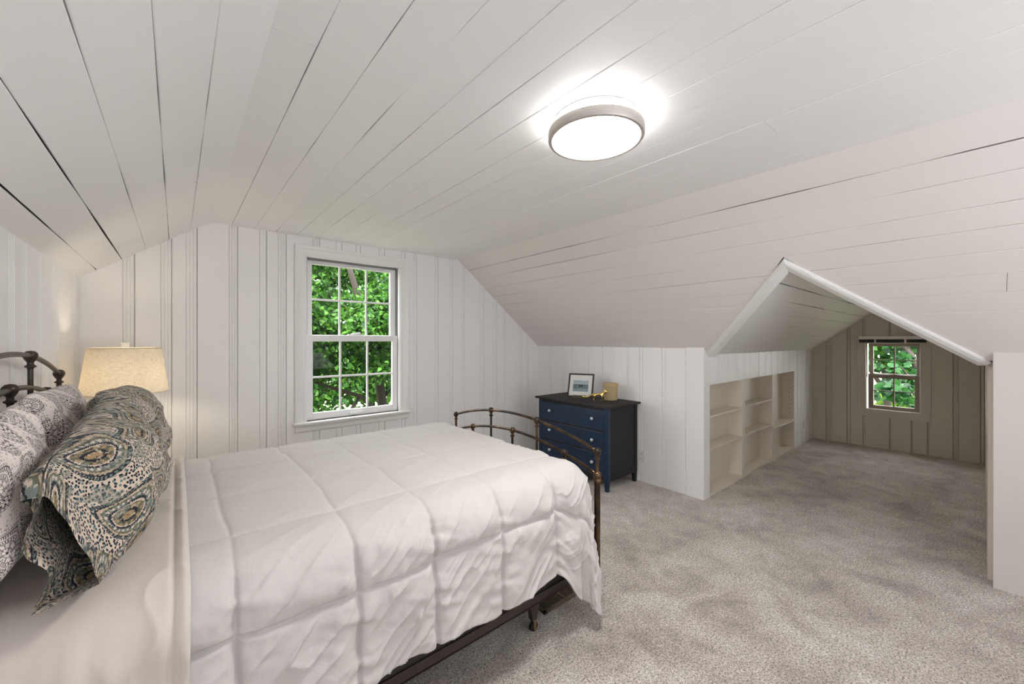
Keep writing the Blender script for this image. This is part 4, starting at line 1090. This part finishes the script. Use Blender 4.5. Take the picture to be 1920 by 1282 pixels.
def tree(name, label, base, limbs, clusters, nleaf, nparts, leaves, L, W, group=None, broad=1.0, cull=None):
    """limbs: list of (points, r0, r1); clusters: (centre, radius xyz, weight)"""
    t = tag(empty(name, base), label, 'tree', group)
    for i, (pts, r0, r1) in enumerate(limbs):
        n = len(pts); MB().tube(pts, [r0 + (r1 - r0) * k / (n - 1) for k in range(n)], 8).build('trunk' if i == 0 else 'branch', M['bark'], t, smooth=True)
    ws = np.array([c[2] for c in clusters], float); ws /= ws.sum()
    pos = []
    for _ in range(nleaf):
        c = clusters[rng.choice(len(clusters), p=ws)]
        d_ = rng.normal(size=3); d_ /= np.linalg.norm(d_); rr = rng.random() ** .45
        pos.append(np.array(c[0]) + d_ * rr * np.array(c[1]))
    pos = np.array(pos)
    meshes = [leaf_mesh('leaf', mm, L, W, broad) for mm in leaves]
    # the leaves that show largest from the room are parts
    key = np.linalg.norm(pos - np.array([0, 0, EYE]), axis=1) + (0 if cull is None else np.array([0 if cull(p_) else 100 for p_ in pos]))
    order = np.argsort(key)
    for i in order[:nparts]:
        k = rng.choice(3, p=[.42, .38, .2]); o = bpy.data.objects.new('leaf', meshes[k][0]); COL.objects.link(o)
        o.matrix_world = Matrix.Translation(Vector(pos[i])) @ rnd_rot().to_4x4(); s = random.uniform(.75, 1.25); o.scale = (s, s, s)
        put_under(o, t)
    vv, ff, mi = [], [], []
    for i in order[nparts:]:
        k = rng.choice(3, p=[.38, .37, .25]); rot = np.array(rnd_rot()); s = random.uniform(.75, 1.3)
        o_ = len(vv) * 0 + sum(0 for _ in ())
        base_i = len(vv)
        vv.extend((meshes[k][1] * s @ rot.T + pos[i]).tolist()); ff.extend([tuple(a + base_i for a in f) for f in meshes[k][2]]); mi.extend([k] * 6)
    me = bpy.data.meshes.new('foliage'); me.from_pydata(vv, [], ff)
    for mm in leaves: me.materials.append(mm)
    me.polygons.foreach_set('material_index', mi); me.polygons.foreach_set('use_smooth', [True] * len(ff))
    o = bpy.data.objects.new('foliage', me); COL.objects.link(o); put_under(o, t); o['kind'] = 'stuff'
    return t
def inview1(p_):
    a = math.degrees(math.atan2(p_[0], p_[1])); e = math.degrees(math.atan2(p_[2] - EYE, math.hypot(p_[0], p_[1])))
    return 12 < a < 25 and -9 < e < 11
cl1 = []
for k in range(150):
    x = random.uniform(-.6, 6.6); y = random.uniform(7.0, 10.0); z = random.uniform(.9, 3.7)
    cl1.append(((x, y, z), (.6, .5, .36), 1.0))
for k in range(16):
    cl1.append(((random.uniform(.6, 5.5), random.uniform(7.2, 9.5), random.uniform(-.9, .9)), (.55, .5, .32), .75))
lm1 = [([(3.9, 9.0, -3.1), (3.75, 8.9, -1.0), (3.45, 8.7, .7), (3.1, 8.6, 2.0), (2.6, 8.6, 3.6)], .15, .05),
       ([(3.75, 8.8, -.4), (2.9, 8.3, .35), (2.2, 8.0, .62), (1.4, 7.8, 1.0)], .055, .02),
       ([(3.4, 8.6, .75), (3.1, 8.1, 1.2), (2.4, 7.8, 2.2)], .05, .015), ([(3.3, 8.7, 1.2), (4.2, 8.2, 2.2), (4.8, 8.0, 3.0)], .06, .02),
       ([(2.9, 8.3, .35), (2.4, 7.9, -.1), (1.6, 7.6, -.2)], .035, .012), ([(3.6, 8.8, .2), (4.1, 8.4, 1.0), (4.3, 8.1, 1.6)], .04, .012)]
tree('leafy_tree', 'leafy green tree filling the view behind the twelve-pane window', (3.9, 9.0, -3.1), lm1, cl1, 70000, 290, LEAF, .105, .064, cull=inview1)
cl1b = [((random.uniform(-2, 14), random.uniform(15, 19), random.uniform(-.9, 4.4)), (1.2, 1.0, .9), 1.0) for k in range(110)]
tree('background_tree', 'shadowed tree farther off behind the leafy tree at the big window', (6.5, 17, -3.1), [([(6.5, 17, -3.1), (6.3, 17, 0), (6.4, 16.8, 3)], .25, .08)], cl1b, 16000, 0, LEAF, .26, .17)
def inview2(p_):
    return True
cl2 = [((random.uniform(10.2, 11.2), random.uniform(.75, 1.12), random.uniform(.35, 1.25)), (.30, .13, .16), 1.0) for k in range(9)]
cl2 += [((random.uniform(11.5, 13.5), random.uniform(.4, 2.4), random.uniform(1.35, 1.9)), (.5, .35, .22), 1.6) for k in range(16)]
cl2 += [((random.uniform(10.4, 11.6), random.uniform(1.45, 1.75), random.uniform(.15, 1.0)), (.3, .10, .12), .5) for k in range(4)]
lm2 = [([(11.6, .55, -3.1), (11.5, .6, -.5), (11.3, .7, .6), (11.4, 1.0, 1.35), (11.9, 1.8, 1.75)], .12, .035), ([(11.3, .7, .6), (10.8, .95, .85), (10.5, 1.0, 1.0)], .03, .01), ([(11.4, 1.0, 1.35), (12.4, 1.0, 1.62), (12.8, .6, 1.75)], .04, .015)]
tree('maple_tree', 'dark broad-leaved tree close outside the small alcove window', (11.6, .55, -3.1), lm2, cl2, 1700, 220, [LEAFD[1], LEAFD[2], LEAFD[1]], .13, .12, broad=1.15)
cl3 = [((random.uniform(19, 24), random.uniform(-1, 6), random.uniform(.9, 4.4)), (1.3, 1.0, .8), 1.0) for k in range(70)]
tree('distant_tree', 'yellow-green tree far across the lawn behind the alcove window', (21, 2.3, -3.1), [([(21, 2.3, -3.1), (21, 2.4, -.5), (21.2, 2.6, 2)], .16, .06), ([(21, 2.4, -.5), (20.6, 3.2, 1.0)], .09, .04), ([(21, 2.4, -.6), (21.3, 1.7, 1.0)], .08, .03)], cl3, 11000, 0, [LEAFD[0], LEAF[1], LEAFD[1]], .30, .2)
cl4 = [((random.uniform(27, 30), random.uniform(1.5, 5.2), random.uniform(-2.9, -1.2)), (.9, .7, .5), 1.0) for k in range(14)]
sh_ = tree('lawn_shrub', 'bright yellow-green shrub on the lawn seen low in the alcove window', (28.5, 3.3, -3.1), [([(28.5, 3.3, -3.1), (28.5, 3.3, -1.6)], .06, .03)], cl4, 1800, 0, [LEAFD[0], LEAFD[0], LEAF[0]], .3, .2)
sh_['category'] = 'shrub'
